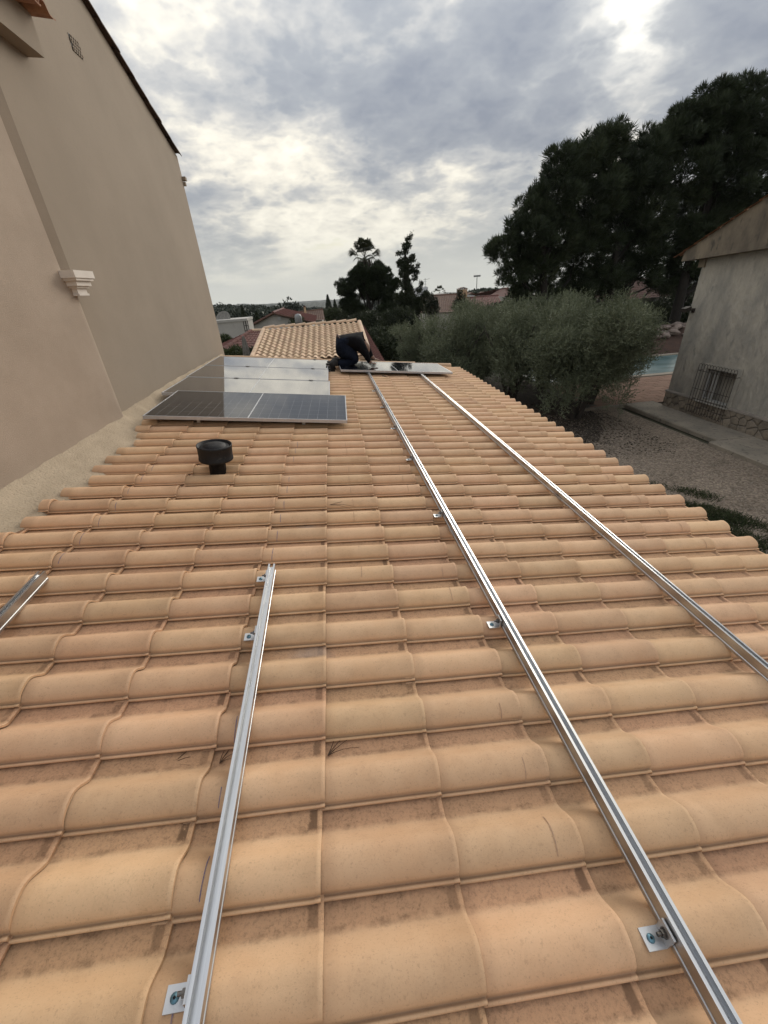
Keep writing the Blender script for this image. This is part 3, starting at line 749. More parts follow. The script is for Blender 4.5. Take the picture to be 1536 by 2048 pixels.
def foot(t, y, side):
    """L-shaped foot: plate on the tile, upright against the rail, screw and hex bolt"""
    if side not in FOOT:
        s = side
        b = MB()
        b.box((min(s*.0205, s*.074), -.021, -.006), (max(s*.0205, s*.074), .021, -.0012))
        b.box((min(s*.0208, s*.0262), -.021, -.0012), (max(s*.0208, s*.0262), .021, .040))
        pl = b.mesh('foot_bracket', M['alu_dull'])
        b = MB(); b.lathe([(.0, .0026), (.0085, .0026), (.0095, .0004), (.0095, -.001)], (s*.055, 0, 0), 12)
        sc = b.mesh('screw', M['blue_dot'])
        b = MB(); b.lathe([(0, .0032), (.0032, .0032), (.0032, .0026)], (s*.055, 0, 0), 6); dr = b.mesh('screw_recess', M['black'])
        b = MB(); b.tube([(s*.0264, 0, .020), (s*.036, 0, .020)], .0085, 6, smooth=False); b.tube([(s*.0264, 0, .020), (s*.0285, 0, .020)], .0115, 12); b.tube([(s*.036, 0, .020), (s*.046, 0, .020)], .0045, 8)
        bo_ = b.mesh('hex_bolt', M['steel'])
        FOOT[side] = (pl, sc, dr, bo_)
    pl, sc, dr, bo_ = FOOT[side]
    f = link('foot_bracket', pl, t); f.location = (0, y, 0)
    g = link('screw', sc, f); g2 = link('screw_recess', dr, f); g3 = link('hex_bolt', bo_, f)
r1 = rail('long aluminium rail from the lower right corner to the middle of the loose panel', 0.862, -0.9, 0.722, 8.55, joint=2.83, feet=(0.040, 1.10, 2.16, 3.24, 4.21, 5.18, 6.19))
r2 = rail('outermost aluminium rail nearest the eave, running under the right end of the loose panel', 1.868, -0.9, 1.722, 8.6, joint=3.32, feet=())
r3 = rail('short aluminium rail at the bottom left, cut off just beyond its far foot', -0.235, -0.9, -0.285, 1.56, feet=(0.065, 1.10, 1.505))
r4 = rail('short aluminium rail stub at the left edge beside the mortar', -1.30, -0.9, -1.392, 1.55, feet=())

# ------------------------------------------------------------------ solar panels
def glass_material(name, ior, coat):
    mt = bpy.data.materials.new(name); mt.use_nodes = True
    n, l = mt.node_tree.nodes, mt.node_tree.links; b = n['Principled BSDF']
    uv = n.new('ShaderNodeUVMap'); uv.uv_map = 'cells'; s = n.new('ShaderNodeSeparateXYZ'); l.new(uv.outputs[0], s.inputs[0])
    def mathn(op, a, bb=None):
        q = n.new('ShaderNodeMath'); q.operation = op
        for i, v in enumerate((a, bb)):
            if v is None: continue
            if isinstance(v, (int, float)): q.inputs[i].default_value = v
            else: l.new(v, q.inputs[i])
        return q.outputs[0]
    def line(v, w):
        f = mathn('FRACT', v); d = mathn('ABSOLUTE', mathn('SUBTRACT', f, 0.5)); return mathn('GREATER_THAN', d, 0.5-w)
    g1 = line(s.outputs[0], 0.020); g2 = line(s.outputs[1], 0.012)
    bus = line(mathn('MULTIPLY', s.outputs[1], 5.0), 0.03)
    mx = n.new('ShaderNodeMix'); mx.data_type = 'RGBA'; l.new(mathn('MULTIPLY', bus, 0.35), mx.inputs[0]); mx.inputs[6].default_value = (0.007, 0.008, 0.012, 1); mx.inputs[7].default_value = (0.06, 0.06, 0.065, 1)
    m2 = n.new('ShaderNodeMix'); m2.data_type = 'RGBA'; l.new(mathn('MAXIMUM', g1, g2), m2.inputs[0]); l.new(mx.outputs[2], m2.inputs[6]); m2.inputs[7].default_value = (0.12, 0.12, 0.125, 1)
    l.new(m2.outputs[2], b.inputs['Base Color'])
    b.inputs['IOR'].default_value = ior; b.inputs['Coat Weight'].default_value = coat; b.inputs['Coat IOR'].default_value = 1.7; b.inputs['Coat Roughness'].default_value = 0.03
    g = n.new('ShaderNodeNewGeometry'); nz = n.new('ShaderNodeTexNoise'); nz.inputs['Scale'].default_value = 3; l.new(g.outputs['Position'], nz.inputs['Vector'])
    mr = n.new('ShaderNodeMapRange'); mr.inputs[3].default_value = 0.03; mr.inputs[4].default_value = 0.09; l.new(nz.outputs['Fac'], mr.inputs[0]); l.new(mr.outputs[0], b.inputs['Roughness'])
    return mt
M['glass'] = glass_material('panel_glass', 1.75, 0.7)
M['glass_dim'] = glass_material('dim_reflection_glass', 1.56, 0.0)  # copy of the panel glass, gloss cut to imitate a dimmer sky reflection
M['grid_white'] = pmat('white_backsheet', (0.55, 0.55, 0.55), (0.5, 0.5, 0.5), 5, 0.25)
PL, PW, PT = 2.14, 1.075, 0.035
fb = MB(); t_ = 0.011
fb.box((0, 0, 0), (PL, t_, PT)); fb.box((0, PW-t_, 0), (PL, PW, PT)); fb.box((0, t_, 0), (t_, PW-t_, PT)); fb.box((PL-t_, t_, 0), (PL, PW-t_, PT))
fr_me = fb.mesh('panel_frame', M['frame'])
gm = bpy.data.meshes.new('panel_glass'); g0 = PT-0.002
gm.from_pydata([(t_, t_, g0), (PL-t_, t_, g0), (PL-t_, PW-t_, g0), (t_, PW-t_, g0), (t_, t_, g0-.006), (PL-t_, t_, g0-.006), (PL-t_, PW-t_, g0-.006), (t_, PW-t_, g0-.006)], [], [(0,1,2,3), (7,6,5,4)])
lay = gm.uv_layers.new(name='cells')
for lp in gm.loops:
    q = gm.vertices[lp.vertex_index].co; lay.data[lp.index].uv = ((q.x-t_)/(PL-2*t_)*20, (q.y-t_)/(PW-2*t_)*6)
gm.materials.append(M['glass']); gm2 = gm.copy(); gm2.materials.clear(); gm2.materials.append(M['glass_dim'])
db_ = MB(); db_.box((PL/2-.006, t_+.001, PT-.0019), (PL/2+.006, PW-t_-.001, PT-.0012)); dv_me = db_.mesh('centre_line', M['grid_white'])
jb = MB(); jb.box((PL/2-.05, PW-.16, .005), (PL/2+.05, PW-.06, .026)); jb_me = jb.mesh('junction_box', M['black'])
def panel(label, u, v, w, rz=0.0, tilt=0.0, tv=0.0, group='panels in the left array', glass=None):
    rot = (Matrix.Rotation(AL+tilt, 4, 'Y') @ Matrix.Rotation(rz, 4, 'Z') @ Matrix.Rotation(tv, 4, 'X')).to_euler()
    t = thing('solar_panel', label, 'solar panel', P(u, v, w), rot, group)
    link('panel_frame', fr_me, t); g = link('panel_glass', glass or gm, t); link('centre_line', dv_me, g); link('junction_box', jb_me, t)
    return t
PWB = RB+RH+0.001
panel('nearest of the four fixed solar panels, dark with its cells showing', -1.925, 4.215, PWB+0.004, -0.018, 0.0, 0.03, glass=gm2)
panel('second of the four fixed solar panels counting from the near one, mostly mirroring pale sky', -2.115, 5.315, PWB)
panel('third of the four fixed solar panels counting from the near one, mostly mirroring pale sky', -2.14, 6.415, PWB)
panel('farthest of the four fixed solar panels, beside the cap tiles at the far edge', -2.15, 7.515, PWB)
panel('loose solar panel under the kneeling worker, lying slightly askew across two bare rails', 0.225, 7.50, PWB, 0.05, group=None)
# mid clamps between the fixed panels
cl_ = MB(); cl_.box((-.033, -.022, 0), (.033, .022, .004)); cl_.box((-.033, -.007, -.03), (.033, .007, 0)); cl_me = cl_.mesh('clamp_plate', M['steel'])
cb_ = MB(); cb_.tube([(0, 0, .003), (0, 0, .012)], .008, 6, smooth=False); cb_me = cb_.mesh('clamp_bolt', M['alu_dull'])
for (u, v, lab) in ((-1.33, 5.303, 'left clamp in the joint behind the nearest fixed panel'), (-0.18, 5.290, 'right clamp in the joint behind the nearest fixed panel'), (-1.40, 6.403, 'left clamp in the joint between the second and third fixed panels'), (-0.27, 6.403, 'right clamp in the joint between the second and third fixed panels'), (-1.42, 7.503, 'left clamp in the joint in front of the farthest fixed panel'), (-0.28, 7.503, 'right clamp in the joint in front of the farthest fixed panel'), (-0.28, 8.60, 'clamp on the far edge of the farthest fixed panel')):
    t = thing('panel_clamp', lab, 'clamp', P(u, v, PWB+PT+0.001), ROOF_ROT, 'panel clamps'); link('clamp_plate', cl_me, t); link('clamp_bolt', cb_me, t)
# rails under the fixed panels
rail('left rail hidden under the four fixed panels, only its cut end showing', -1.40, 4.30, -1.43, 8.62)
rail('right rail hidden under the four fixed panels, only its cut end showing', -0.27, 4.30, -0.29, 8.62)

# ------------------------------------------------------------------ black flue cowl
vt = thing('flue_cowl', 'black metal flue cowl with a wide drum cap standing in the tiles', 'flue', P(-0.905, 3.02, -0.02), ROOF_ROT)
b = MB(); b.lathe([(0.066, 0), (0.066, 0.13), (0.070, 0.132), (0.070, 0.150), (0.066, 0.152), (0.066, 0.27)], sides=28); b.build('pipe', M['black'], vt)
b = MB(); b.lathe([(0.066, 0.158), (0.130, 0.160), (0.134, 0.166), (0.134, 0.182), (0.131, 0.186), (0.133, 0.268), (0.136, 0.272), (0.136, 0.288), (0.130, 0.288), (0.128, 0.250), (0.10, 0.250)], sides=36); dc = b.build('drum', M['black'], vt)
b = MB(); b.lathe([(0.115, 0.262), (0.112, 0.272), (0.098, 0.276), (0.090, 0.273), (0.085, 0.284), (0.045, 0.294), (0.0, 0.297)], sides=32); b.build('cap_disc', M['black'], vt)
b = MB()
for k in range(3):
    a = k*2.1+0.4; b.tube([(0.10*math.cos(a), 0.10*math.sin(a), 0.268), (0.131*math.cos(a), 0.131*math.sin(a), 0.262)], 0.006, 6)
b.build('cap_bracket', M['black'], vt)
b = MB(); b.tube([P(0.98+0.10*t, 7.40+0.02*math.sin(t*5), 0.085-0.02*t) for t in np.linspace(0, 1, 6)], 0.008, 6); o = b.build('panel_cable', M['black']); tag(o, 'short black cable end poking out under the near edge of the loose panel', 'cable')

# ------------------------------------------------------------------ fallen pine needles and twigs on the tiles
def twig(u, v, w, ang, n, ln, label):
    b = MB(); r = random.Random(int(u*100+v*1000))
    for k in range(n):
        a = ang+r.uniform(-.55, .55); l_ = ln*r.uniform(.6, 1.1); c = r.uniform(-.25, .25); pts = []
        for q in range(5):
            t = q/4*l_; aa = a+c*q/4; pts.append(P(u+t*math.cos(aa), v+t*math.sin(aa), w+0.006*math.sin(q*0.8)))
        b.tube(pts, [0.0016, .0014, .0012, .001, .0006], 4)
    o = b.build('pine_needles', M['twig'], None); tag(o, label, 'pine needles')
twig(0.012, 0.585, 0.006, 0.75, 4, 0.13, 'dry forked pine needles lying in the channel right of the centre course line')
twig(-0.345, 0.59, 0.006, 1.0, 5, 0.07, 'clump of dry needles caught at the tile step beside the short rail')
twig(-0.50, 0.60, 0.006, 0.35, 3, 0.12, 'curved dry needles in the channel left of the short rail')
twig(0.36, -0.02, 0.008, -1.4, 4, 0.07, 'dry needles at the bottom edge of the photo in a tile step')
twig(-0.80, 0.62, 0.006, 0.8, 2, 0.09, 'two curled needles under the chipped tile on the left')
twig(0.02, 2.36, 0.05, 0.25, 3, 0.22, 'long dry needles lying across a tile above the short rail')

# ------------------------------------------------------------------ the worker
def skin_body(name, joints, bones, root, mats, pick, parent, sub=2):
    me = bpy.data.meshes.new(name); keys = list(joints)
    me.from_pydata([tuple(joints[k][0]) for k in keys], [(keys.index(a), keys.index(b)) for a, b in bones], [])
    o = bpy.data.objects.new(name, me); col.objects.link(o)
    md = o.modifiers.new('skin', 'SKIN'); md.use_smooth_shade = True
    sv = me.skin_vertices[0].data
    for i, k in enumerate(keys):
        rr = joints[k][1]; sv[i].radius = rr if isinstance(rr, tuple) else (rr, rr); sv[i].use_root = (k == root)
    s2 = o.modifiers.new('sub', 'SUBSURF'); s2.levels = sub; s2.render_levels = sub
    dg = bpy.context.evaluated_depsgraph_get(); ev = o.evaluated_get(dg)
    nm = bpy.data.meshes.new_from_object(ev)
    bpy.data.objects.remove(o); bpy.data.meshes.remove(me)
    nm.name = name; nm.materials.clear()
    for mm in mats: nm.materials.append(mm)
    for p in nm.polygons:
        c = np.array(p.center); best = min(bones, key=lambda bn: seg_d(c, joints[bn[0]][0], joints[bn[1]][0])); p.material_index = pick(best, c); p.use_smooth = True
    return link(name, nm, parent)
def seg_d(c, a, b):
    a = np.array(a); b = np.array(b); d = b-a; t = np.clip(np.dot(c-a, d)/max(1e-9, np.dot(d, d)), 0, 1); return float(np.linalg.norm(c-(a+t*d)))
wk0 = P(0.52, 8.12, PWB+PT)
pe = thing('person', 'person in black top and dark jeans kneeling bent over the loose solar panel', 'person', wk0)
zt = 0.0
def wj(x, y, z, r): return ((x, y, z), r)
# local frame: +x to the right along the slope, +y away, z up; he faces +x and a little away
J = {
 'pelvis': wj(-0.21, 0.02, 0.345, 0.265), 'hip_r': wj(-0.19, -0.10, 0.33, 0.20), 'hip_l': wj(-0.19, 0.14, 0.33, 0.20),
 'thigh_r': wj(-0.08, -0.13, 0.21, 0.165), 'thigh_l': wj(-0.07, 0.18, 0.21, 0.165),
 'knee_r': wj(0.02, -0.14, 0.085, 0.115), 'ankle_r': wj(-0.35, -0.15, 0.060, 0.060),
 'knee_l': wj(0.03, 0.20, 0.085, 0.115), 'ankle_l': wj(-0.33, 0.13, 0.060, 0.060),
 'waist': wj(-0.15, 0.02, 0.44, 0.25), 'chest': wj(-0.05, 0.02, 0.485, 0.29), 'neck0': wj(0.09, 0.02, 0.42, 0.22),
 'neck': wj(0.18, 0.02, 0.37, 0.085), 'head0': wj(0.22, 0.02, 0.33, 0.10), 'head1': wj(0.235, 0.02, 0.255, 0.105), 'head2': wj(0.225, 0.02, 0.19, 0.075),
 'sh_r': wj(0.10, -0.18, 0.40, 0.14), 'el_r': wj(0.20, -0.22, 0.25, 0.08), 'wr_r': wj(0.27, -0.17, 0.060, 0.042), 'hd_r': wj(0.315, -0.16, 0.032, 0.036),
 'sh_l': wj(0.11, 0.22, 0.40, 0.14), 'el_l': wj(0.28, 0.28, 0.26, 0.08), 'wr_l': wj(0.36, 0.25, 0.080, 0.042), 'hd_l': wj(0.41, 0.23, 0.045, 0.036)}
BN = [('pelvis', 'hip_r'), ('pelvis', 'hip_l'), ('hip_r', 'thigh_r'), ('thigh_r', 'knee_r'), ('knee_r', 'ankle_r'), ('hip_l', 'thigh_l'), ('thigh_l', 'knee_l'), ('knee_l', 'ankle_l'), ('pelvis', 'waist'), ('waist', 'chest'), ('chest', 'neck0'), ('neck0', 'neck'), ('neck', 'head0'), ('head0', 'head1'), ('head1', 'head2'),
      ('chest', 'sh_r'), ('sh_r', 'el_r'), ('el_r', 'wr_r'), ('wr_r', 'hd_r'), ('chest', 'sh_l'), ('sh_l', 'el_l'), ('el_l', 'wr_l'), ('wr_l', 'hd_l')]
def pick(bn, c):
    s = set(bn)
    if s & {'hip_r', 'hip_l', 'thigh_r', 'thigh_l', 'knee_r', 'knee_l', 'ankle_r', 'ankle_l'}: return 1
    if s & {'hd_r', 'hd_l', 'head1', 'head2'} or s == {'neck', 'head0'}: return 2
    if s == {'pelvis', 'waist'} and c[2] < 0.42: return 1
    return 0
skin_body('body', J, BN, 'pelvis', [M['navy'], M['jeans'], M['skin']], pick, pe)
# fingers, spread on the glass
for (hx_, hy, hz2, sgn) in ((0.315, -0.16, 0.028, 1), (0.41, 0.23, 0.040, -1)):
    b = MB()
    for q, (dy, ln) in enumerate(((-0.028, .062), (-0.010, .072), (0.009, .069), (0.026, .055))):
        b.tube([(hx_+0.012, hy+dy*0.8, hz2), (hx_+0.012+ln*0.5, hy+dy*1.1, hz2-0.004), (hx_+0.012+ln, hy+dy*1.3, hz2-0.016)], [.0095, .0088, .007], 8)
    b.tube([(hx_-0.01, hy+sgn*0.028, hz2), (hx_+0.02, hy+sgn*0.055, hz2-0.006), (hx_+0.045, hy+sgn*0.062, hz2-0.016)], [.011, .010, .008], 8)
    b.build('fingers', M['skin'], pe)
b = MB()
for k in range(26):
    a = k*2*math.pi/26
b.lathe([(0.0, 0.094), (0.050, 0.080), (0.082, 0.040), (0.094, -0.005), (0.090, -0.04), (0.07, -0.055)], sides=20)
ho = b.build('hair', M['hair'], pe); ho.location = (0.225, 0.02, 0.25); ho.rotation_euler = (0, R(150), 0)
# belt
b = MB(); bp_ = []
for k in range(25):
    a = 2*math.pi*k/24; bp_.append((-0.185+0.10*math.cos(a), 0.02+0.185*math.sin(a), 0.405-0.155*math.cos(a)))
b.tube(bp_, 0.017, 6, cap=False); b.build('belt', M['belt'], pe)
# boots: upper, sole with tread bars
for (yy, hx_) in ((-0.17, -0.42), (0.10, -0.40)):
    b = MB(); b.tube([(.10, 0, 0.045), (.03, 0, 0.065), (-.03, 0, 0.05), (-.06, 0, -0.03), (-.055, 0, -0.12), (-.045, 0, -0.17)], [.060, .064, .064, .056, .058, .042], 12)
    bt = b.build('boot', M['boot'], pe); bt.location = (hx_, yy, 0.02); bt.rotation_euler = (0, R(-8), R(38))
    b = MB(); b.prism([(-.052, .10), (.052, .10), (.058, .0), (.054, -.12), (.036, -.20), (-.036, -.20), (-.054, -.12), (-.058, 0)], 0, -.128, -.106); b.build('sole', M['boot'], bt)
    b = MB()
    for k in range(6): b.box((-.134, -.046, -.175+k*.045), (-.1281, .046, -.154+k*.045))
    b.build('tread', M['sole'], bt)

# ------------------------------------------------------------------ grey building on the right
XR, YR = 11.0, 12.72
gbld = thing('grey_building', 'rough grey rendered building with a barred window and stone plinth at the right', 'building', (XR, YR, 0))
OG = (XR, YR, 0)
b = MB()
wy0, wy1, wz0, wz1 = 10.42, 11.42, CZ-3.66, CZ-2.74           # window opening in the long wall
ZT = CZ+0.22
b.box((XR, -2, 0), (XR+6, wy0, ZT)); b.box((XR, wy1, 0), (XR+6, YR, ZT)); b.box((XR, wy0, 0), (XR+6, wy1, wz0)); b.box((XR, wy0, wz1), (XR+6, wy1, ZT)); b.box((XR+0.30, wy0, wz0), (XR+6, wy1, wz1))
wall_g = b.build('wall', M['grey_wall'], gbld, OG)
# gable front above, standing proud of the wall
def rk_z(y): return CZ+0.34+0.43*(13.25-y)
b = MB(); b.prism([(13.26, CZ+0.10), (13.22, rk_z(13.22)), (6.0, rk_z(6.0)), (6.0, CZ+0.45)], 0, XR-0.28, XR+0.1); b.build('gable', M['gable'], gbld, OG)
b = MB(); b.box((XR-0.04, 12.60, CZ-0.09), (XR+0.3, 12.84, CZ+0.13)); b.build('gable_bracket', M['gable'], gbld, OG)
rt = tile_mesh('gable_tile', M['eave_tile'], x1=0.36)
for k in range(19):
    y = 13.20-0.345*k
    o = link('gable_tile', rt, gbld); o.location = (-0.13, y-YR, rk_z(y)-0.005); o.rotation_euler = (0, 0, 0)
    o.rotation_euler = Euler((0.0, math.atan(0.43)-0.02, math.pi/2+random.uniform(-.03, .03)), 'XYZ')
b = MB(); b.prism([(13.3, rk_z(13.3)-0.03), (6.0, rk_z(6.0)-0.03), (6.0, rk_z(6.0)), (13.3, rk_z(13.3))], 0, XR-0.05, XR+6); b.build('roof', M['red_tile'], gbld, OG)
# plinth of irregular stones
def clip(poly, a, bb, c):
    out = []
    for i in range(len(poly)):
        p, q = poly[i], poly[(i+1) % len(poly)]; dp = a*p[0]+bb*p[1]-c; dq = a*q[0]+bb*q[1]-c
        if dp <= 0: out.append(p)
        if dp*dq < 0:
            t = dp/(dp-dq); out.append((p[0]+(q[0]-p[0])*t, p[1]+(q[1]-p[1])*t))
    return out
def stones(y0, y1, z0f, z1f, n, seed):
    r = random.Random(seed); pts = []
    tries = 0
    while len(pts) < n and tries < 4000:
        tries += 1; y = r.uniform(y0, y1); z = r.uniform(z0f, z1f)
        if all(math.hypot(y-a, (z-c)*1.1) > 0.21 for a, c in pts): pts.append((y, z))
    res = []
    for i, (a, c) in enumerate(pts):
        poly = [(y0, z0f), (y1, z0f), (y1, z1f), (y0, z1f)]
        for k, (d, e) in enumerate(pts):
            if k == i or math.hypot(a-d, c-e) > 1.0: continue
            nx_, nz_ = d-a, e-c; mid = ((a+d)/2, (c+e)/2); L = math.hypot(nx_, nz_); nx_ /= L; nz_ /= L
            poly = clip(poly, nx_, nz_, nx_*mid[0]+nz_*mid[1]-0.009)
            if len(poly) < 3: break
        if len(poly) >= 3: res.append(poly)
    return res
def stone_mesh(poly, depth, rr):
    cy_ = sum(p[0] for p in poly)/len(poly); cz_ = sum(p[1] for p in poly)/len(poly)
    # cut the corners so that the outline is rounded
    q = []
    for i in range(len(poly)):
        p0, p1, p2 = poly[i-1], poly[i], poly[(i+1) % len(poly)]
        q.append((p1[0]*.82+p0[0]*.18, p1[1]*.82+p0[1]*.18)); q.append((p1[0]*.82+p2[0]*.18, p1[1]*.82+p2[1]*.18))
    n = len(q); v = []
    for s, x in ((1.0, 0), (0.97, -depth*0.7), (0.80, -depth)):
        v += [(x+(rr.uniform(-.006, .006) if s < .9 else 0), (p[0]-cy_)*s, (p[1]-cz_)*s) for p in q]
    v.append((-depth*1.08, 0, 0))
    f = [(i*n+k, i*n+(k+1) % n, (i+1)*n+(k+1) % n, (i+1)*n+k) for i in range(2) for k in range(n)]+[(2*n+k, 2*n+(k+1) % n, 3*n) for k in range(n)]
    return (cy_, cz_), v, f
ZP = CZ-3.655
b = MB(); b.box((XR-0.035, 4.0, 0.0), (XR+0.02, YR+0.035, ZP)); b.box((XR-0.035, YR-0.01, 0.0), (XR+2.0, YR+0.035, ZP)); plinth = b.build('plinth', M['joint'], gbld, OG)
sr = random.Random(4)
for poly in stones(7.6, YR+0.03, 0.12, ZP-0.045, 95, 3):
    (cy_, cz_), v, f = stone_mesh(poly, 0.028, sr); s = MB(); s.add(v, f, False)
    o = s.build('stone', M['stone'], plinth); o.location = (-0.035, cy_-YR, cz_)
b = MB(); b.prism([(XR-0.075, ZP-0.04), (XR+0.01, ZP-0.04), (XR+0.01, ZP+0.03), (XR-0.06, ZP)], 1, 11.6, YR+0.05); b.build('ledge', M['ledge'], gbld, OG)
b = MB(); b.prism([(XR-0.075, ZP-0.04), (XR+0.01, ZP-0.04), (XR+0.01, ZP+0.03), (XR-0.06, ZP)], 1, 4.0, 10.3); b.build('ledge', M['ledge'], gbld, OG)
# window: pale surround, frame, dark opening with one sash ajar, tiled sill
b = MB(); b.box((XR-0.02, wy0-0.14, wz0-0.30), (XR+0.012, wy0, wz1+0.14)); b.box((XR-0.02, wy1, wz0-0.30), (XR+0.012, wy1+0.14, wz1+0.14)); b.box((XR-0.02, wy0, wz1), (XR+0.012, wy1, wz1+0.14)); b.box((XR-0.02, wy0, wz0-0.30), (XR+0.012, wy1, wz0))
M['surround'] = pmat('pale_window_surround', (0.36, 0.335, 0.29), (0.28, 0.265, 0.235), 3, 0.95, 0.4, 20)
b.build('window_surround', M['surround'], gbld, OG)
w_ = MB(); fx = XR+0.10
for a, c in (((fx, wy0, wz0), (fx+.05, wy1, wz0+.05)), ((fx, wy0, wz1-.05), (fx+.05, wy1, wz1)), ((fx, wy0, wz0+.05), (fx+.05, wy0+.05, wz1-.05)), ((fx, wy1-.05, wz0+.05), (fx+.05, wy1, wz1-.05)), ((fx+.004, wy1-.30, wz0+.05), (fx+.046, wy1-.25, wz1-.05))): w_.box(a, c)
win = w_.build('window', M['white_frame'], gbld, OG)
g_ = MB(); g_.box((fx+.052, wy0+.02, wz0+.02), (fx+.06, wy1-.02, wz1-.02)); g_.build('pane', M['dark_glass'], win)
s_ = MB(); sx = XR+0.085
for a, c in (((sx-.03, wy1-.24, wz0+.06), (sx, wy1-.21, wz1-.06)), ((sx-.03, wy1-.06, wz0+.06), (sx, wy1-.03, wz1-.06)), ((sx-.03, wy1-.21, wz0+.06), (sx, wy1-.06, wz0+.09)), ((sx-.03, wy1-.21, wz1-.09), (sx, wy1-.06, wz1-.06))): s_.box(a, c)
s_.build('sash', M['white_frame'], gbld, OG)
s_ = MB()
for k in range(5):
    y = wy0-0.1+k*0.24
    t = MB(); t.prism([(XR-0.10, wz0-.05), (XR+0.10, wz0-.02), (XR+0.10, wz0+.002), (XR-0.10, wz0-.028)], 1, y, y+0.232); t.build('sill_tile', M['surround'], win, OG) if False else t.build('sill_tile', M['surround'], gbld, OG)
# wrought iron grille
gy0, gy1, gz0, gz1, gx = 10.29, 11.60, CZ-3.98, CZ-2.68, XR-0.16
gr = MB()
nb = 14
for k in range(nb):
    y = gy0+(gy1-gy0)*k/(nb-1); gr.tube([(gx, y, gz0), (gx, y, gz1)], 0.0075, 6)
    if k < nb-1:
        dy = (gy1-gy0)/(nb-1)
        for zz, sg in ((gz1, 1), (gz0, -1)):
            gr.tube([(gx, y+dy/2-dy/2*math.cos(a), zz+sg*dy*0.75*math.sin(a)) for a in np.linspace(0, math.pi, 7)], 0.0065, 5)
for fz in (0.10, 0.50, 0.90):
    gr.tube([(gx, gy0, gz0+(gz1-gz0)*fz), (gx, gy1, gz0+(gz1-gz0)*fz)], 0.008, 6)
for yy in (gy0, gy1):
    for zz in (gz0+0.13, gz1-0.13): gr.tube([(gx, yy, zz), (XR+0.01, yy, zz)], 0.008, 6)
grille = gr.build('window_grille', M['iron'], gbld, OG)
sc_ = MB()
for cyy in (10.6, 11.28):
    for s in (-1, 1):
        sc_.tube([(gx-0.004, cyy+s*(0.02+0.05*math.sin(a)), gz0+0.60+0.09*math.cos(a)) for a in np.linspace(0.2, 4.4, 12)], 0.006, 5)
sc_.build('scrollwork', M['iron'], grille)
# small floodlight near the far corner
fl = thing('floodlight', 'small black floodlight on a bracket at the corner of the grey building', 'lamp', (XR, 12.58, CZ-1.20))
b = MB(); b.box((-.03, -.05, -.09), (0.0, .05, .03)); b.tube([(-.01, 0, -.03), (-.16, .06, -.02)], .014, 8); b.build('bracket', M['iron'], fl)
b = MB(); b.prism([(-.30, .04), (-.12, .09), (-.10, .00), (-.28, -.06)], 1, -.03, .17); b.build('lamp_head', M['iron'], fl)

# ------------------------------------------------------------------ rocks on the bank beyond the pool
def rock_mesh(seed):
    r = random.Random(seed); b = MB(); vs_ = []
    for i in range(5):
        ph = math.pi*(i+0.5)/5-math.pi/2
        for k in range(7):
            a = 2*math.pi*k/7; q = r.uniform(.75, 1.15); vs_.append((q*math.cos(ph)*math.cos(a), q*math.cos(ph)*math.sin(a), 0.62*q*math.sin(ph)))
    fs = [(i*7+k, i*7+(k+1) % 7, (i+1)*7+(k+1) % 7, (i+1)*7+k) for i in range(4) for k in range(7)]+[tuple(range(7))[::-1], tuple(range(28, 35))]
    b.add(vs_, fs, False); return b.mesh('rock', M['rock'])
rocks = [rock_mesh(s) for s in range(4)]
for k in range(44):
    y = 22.9+random.uniform(0, 0.9); x = 14.5+k*0.135+random.uniform(-.2, .2); s = random.uniform(.13, .27)
    o = link('rock', rocks[k % 4]); o.scale = (s*1.3, s, s); o.rotation_euler = (random.uniform(-.4, .4), random.uniform(-.4, .4), random.uniform(0, 6.3))
    o.location = (x, y, 0.10+0.52*(y-21.76)+s*0.35+random.uniform(0, .10))
    tag(o, 'pale pinkish rock lying in the loose row of rocks behind the pool', 'rock', 'rocks behind the pool')

# ------------------------------------------------------------------ plants
def unit(a): return a/np.maximum(1e-9, np.linalg.norm(a, axis=-1, keepdims=True))
def leaves(name, cen, dirs, length, width, mat, parent=None, origin=(0, 0, 0), tone=None, bend=0.0):
    """one rhombic leaf per entry: real little faces, each with its own direction"""
    n = len(cen); d = unit(dirs); up = unit(rng.normal(size=(n, 3))); s = unit(np.cross(d, up)); nn = np.cross(s, d)
    L = np.asarray(length).reshape(-1, 1)*np.ones((n, 1)); Wd = np.asarray(width).reshape(-1, 1)*np.ones((n, 1))
    a = cen; mid = cen+d*L*0.5+nn*bend*L; t = cen+d*L
    v = np.stack([a, mid+s*Wd*0.5, t, mid-s*Wd*0.5], 1)-np.array(origin)
    tn = np.repeat(rng.uniform(0, 1, n) if tone is None else tone, 4)
    return link(name, fastmesh(name, v.reshape(-1, 3), np.arange(n*4), 4, mat, tn), parent)
def blob_points(blobs, n, shell=0.55):
    """points through the volume of several ellipsoids, denser near their skins"""
    bl = np.array(blobs, float); vol = bl[:, 3]*bl[:, 4]*bl[:, 5]; pr_ = vol**0.75/np.sum(vol**0.75)
    k = rng.choice(len(bl), n, p=pr_); d = unit(rng.normal(size=(n, 3))); r = rng.uniform(shell, 1.0, n)**0.6
    r *= 1+0.10*np.sin(d[:, 0]*7+k)*np.cos(d[:, 1]*6+k*2)
    return bl[k, :3]+d*r[:, None]*bl[k, 3:6], d, k
def limb(b, p0, p1, r0, r1, sag=0.0, n=6, jit=0.06):
    p0 = np.array(p0, float); p1 = np.array(p1, float); pts = []; L = np.linalg.norm(p1-p0)
    for i in range(n):
        t = i/(n-1); q = p0+(p1-p0)*t; q[2] += sag*math.sin(math.pi*t)
        if 0 < i < n-1: q += rng.normal(size=3)*jit*L*0.35
        pts.append(q)
    b.tube(pts, [r0+(r1-r0)*i/(n-1) for i in range(n)], 7)

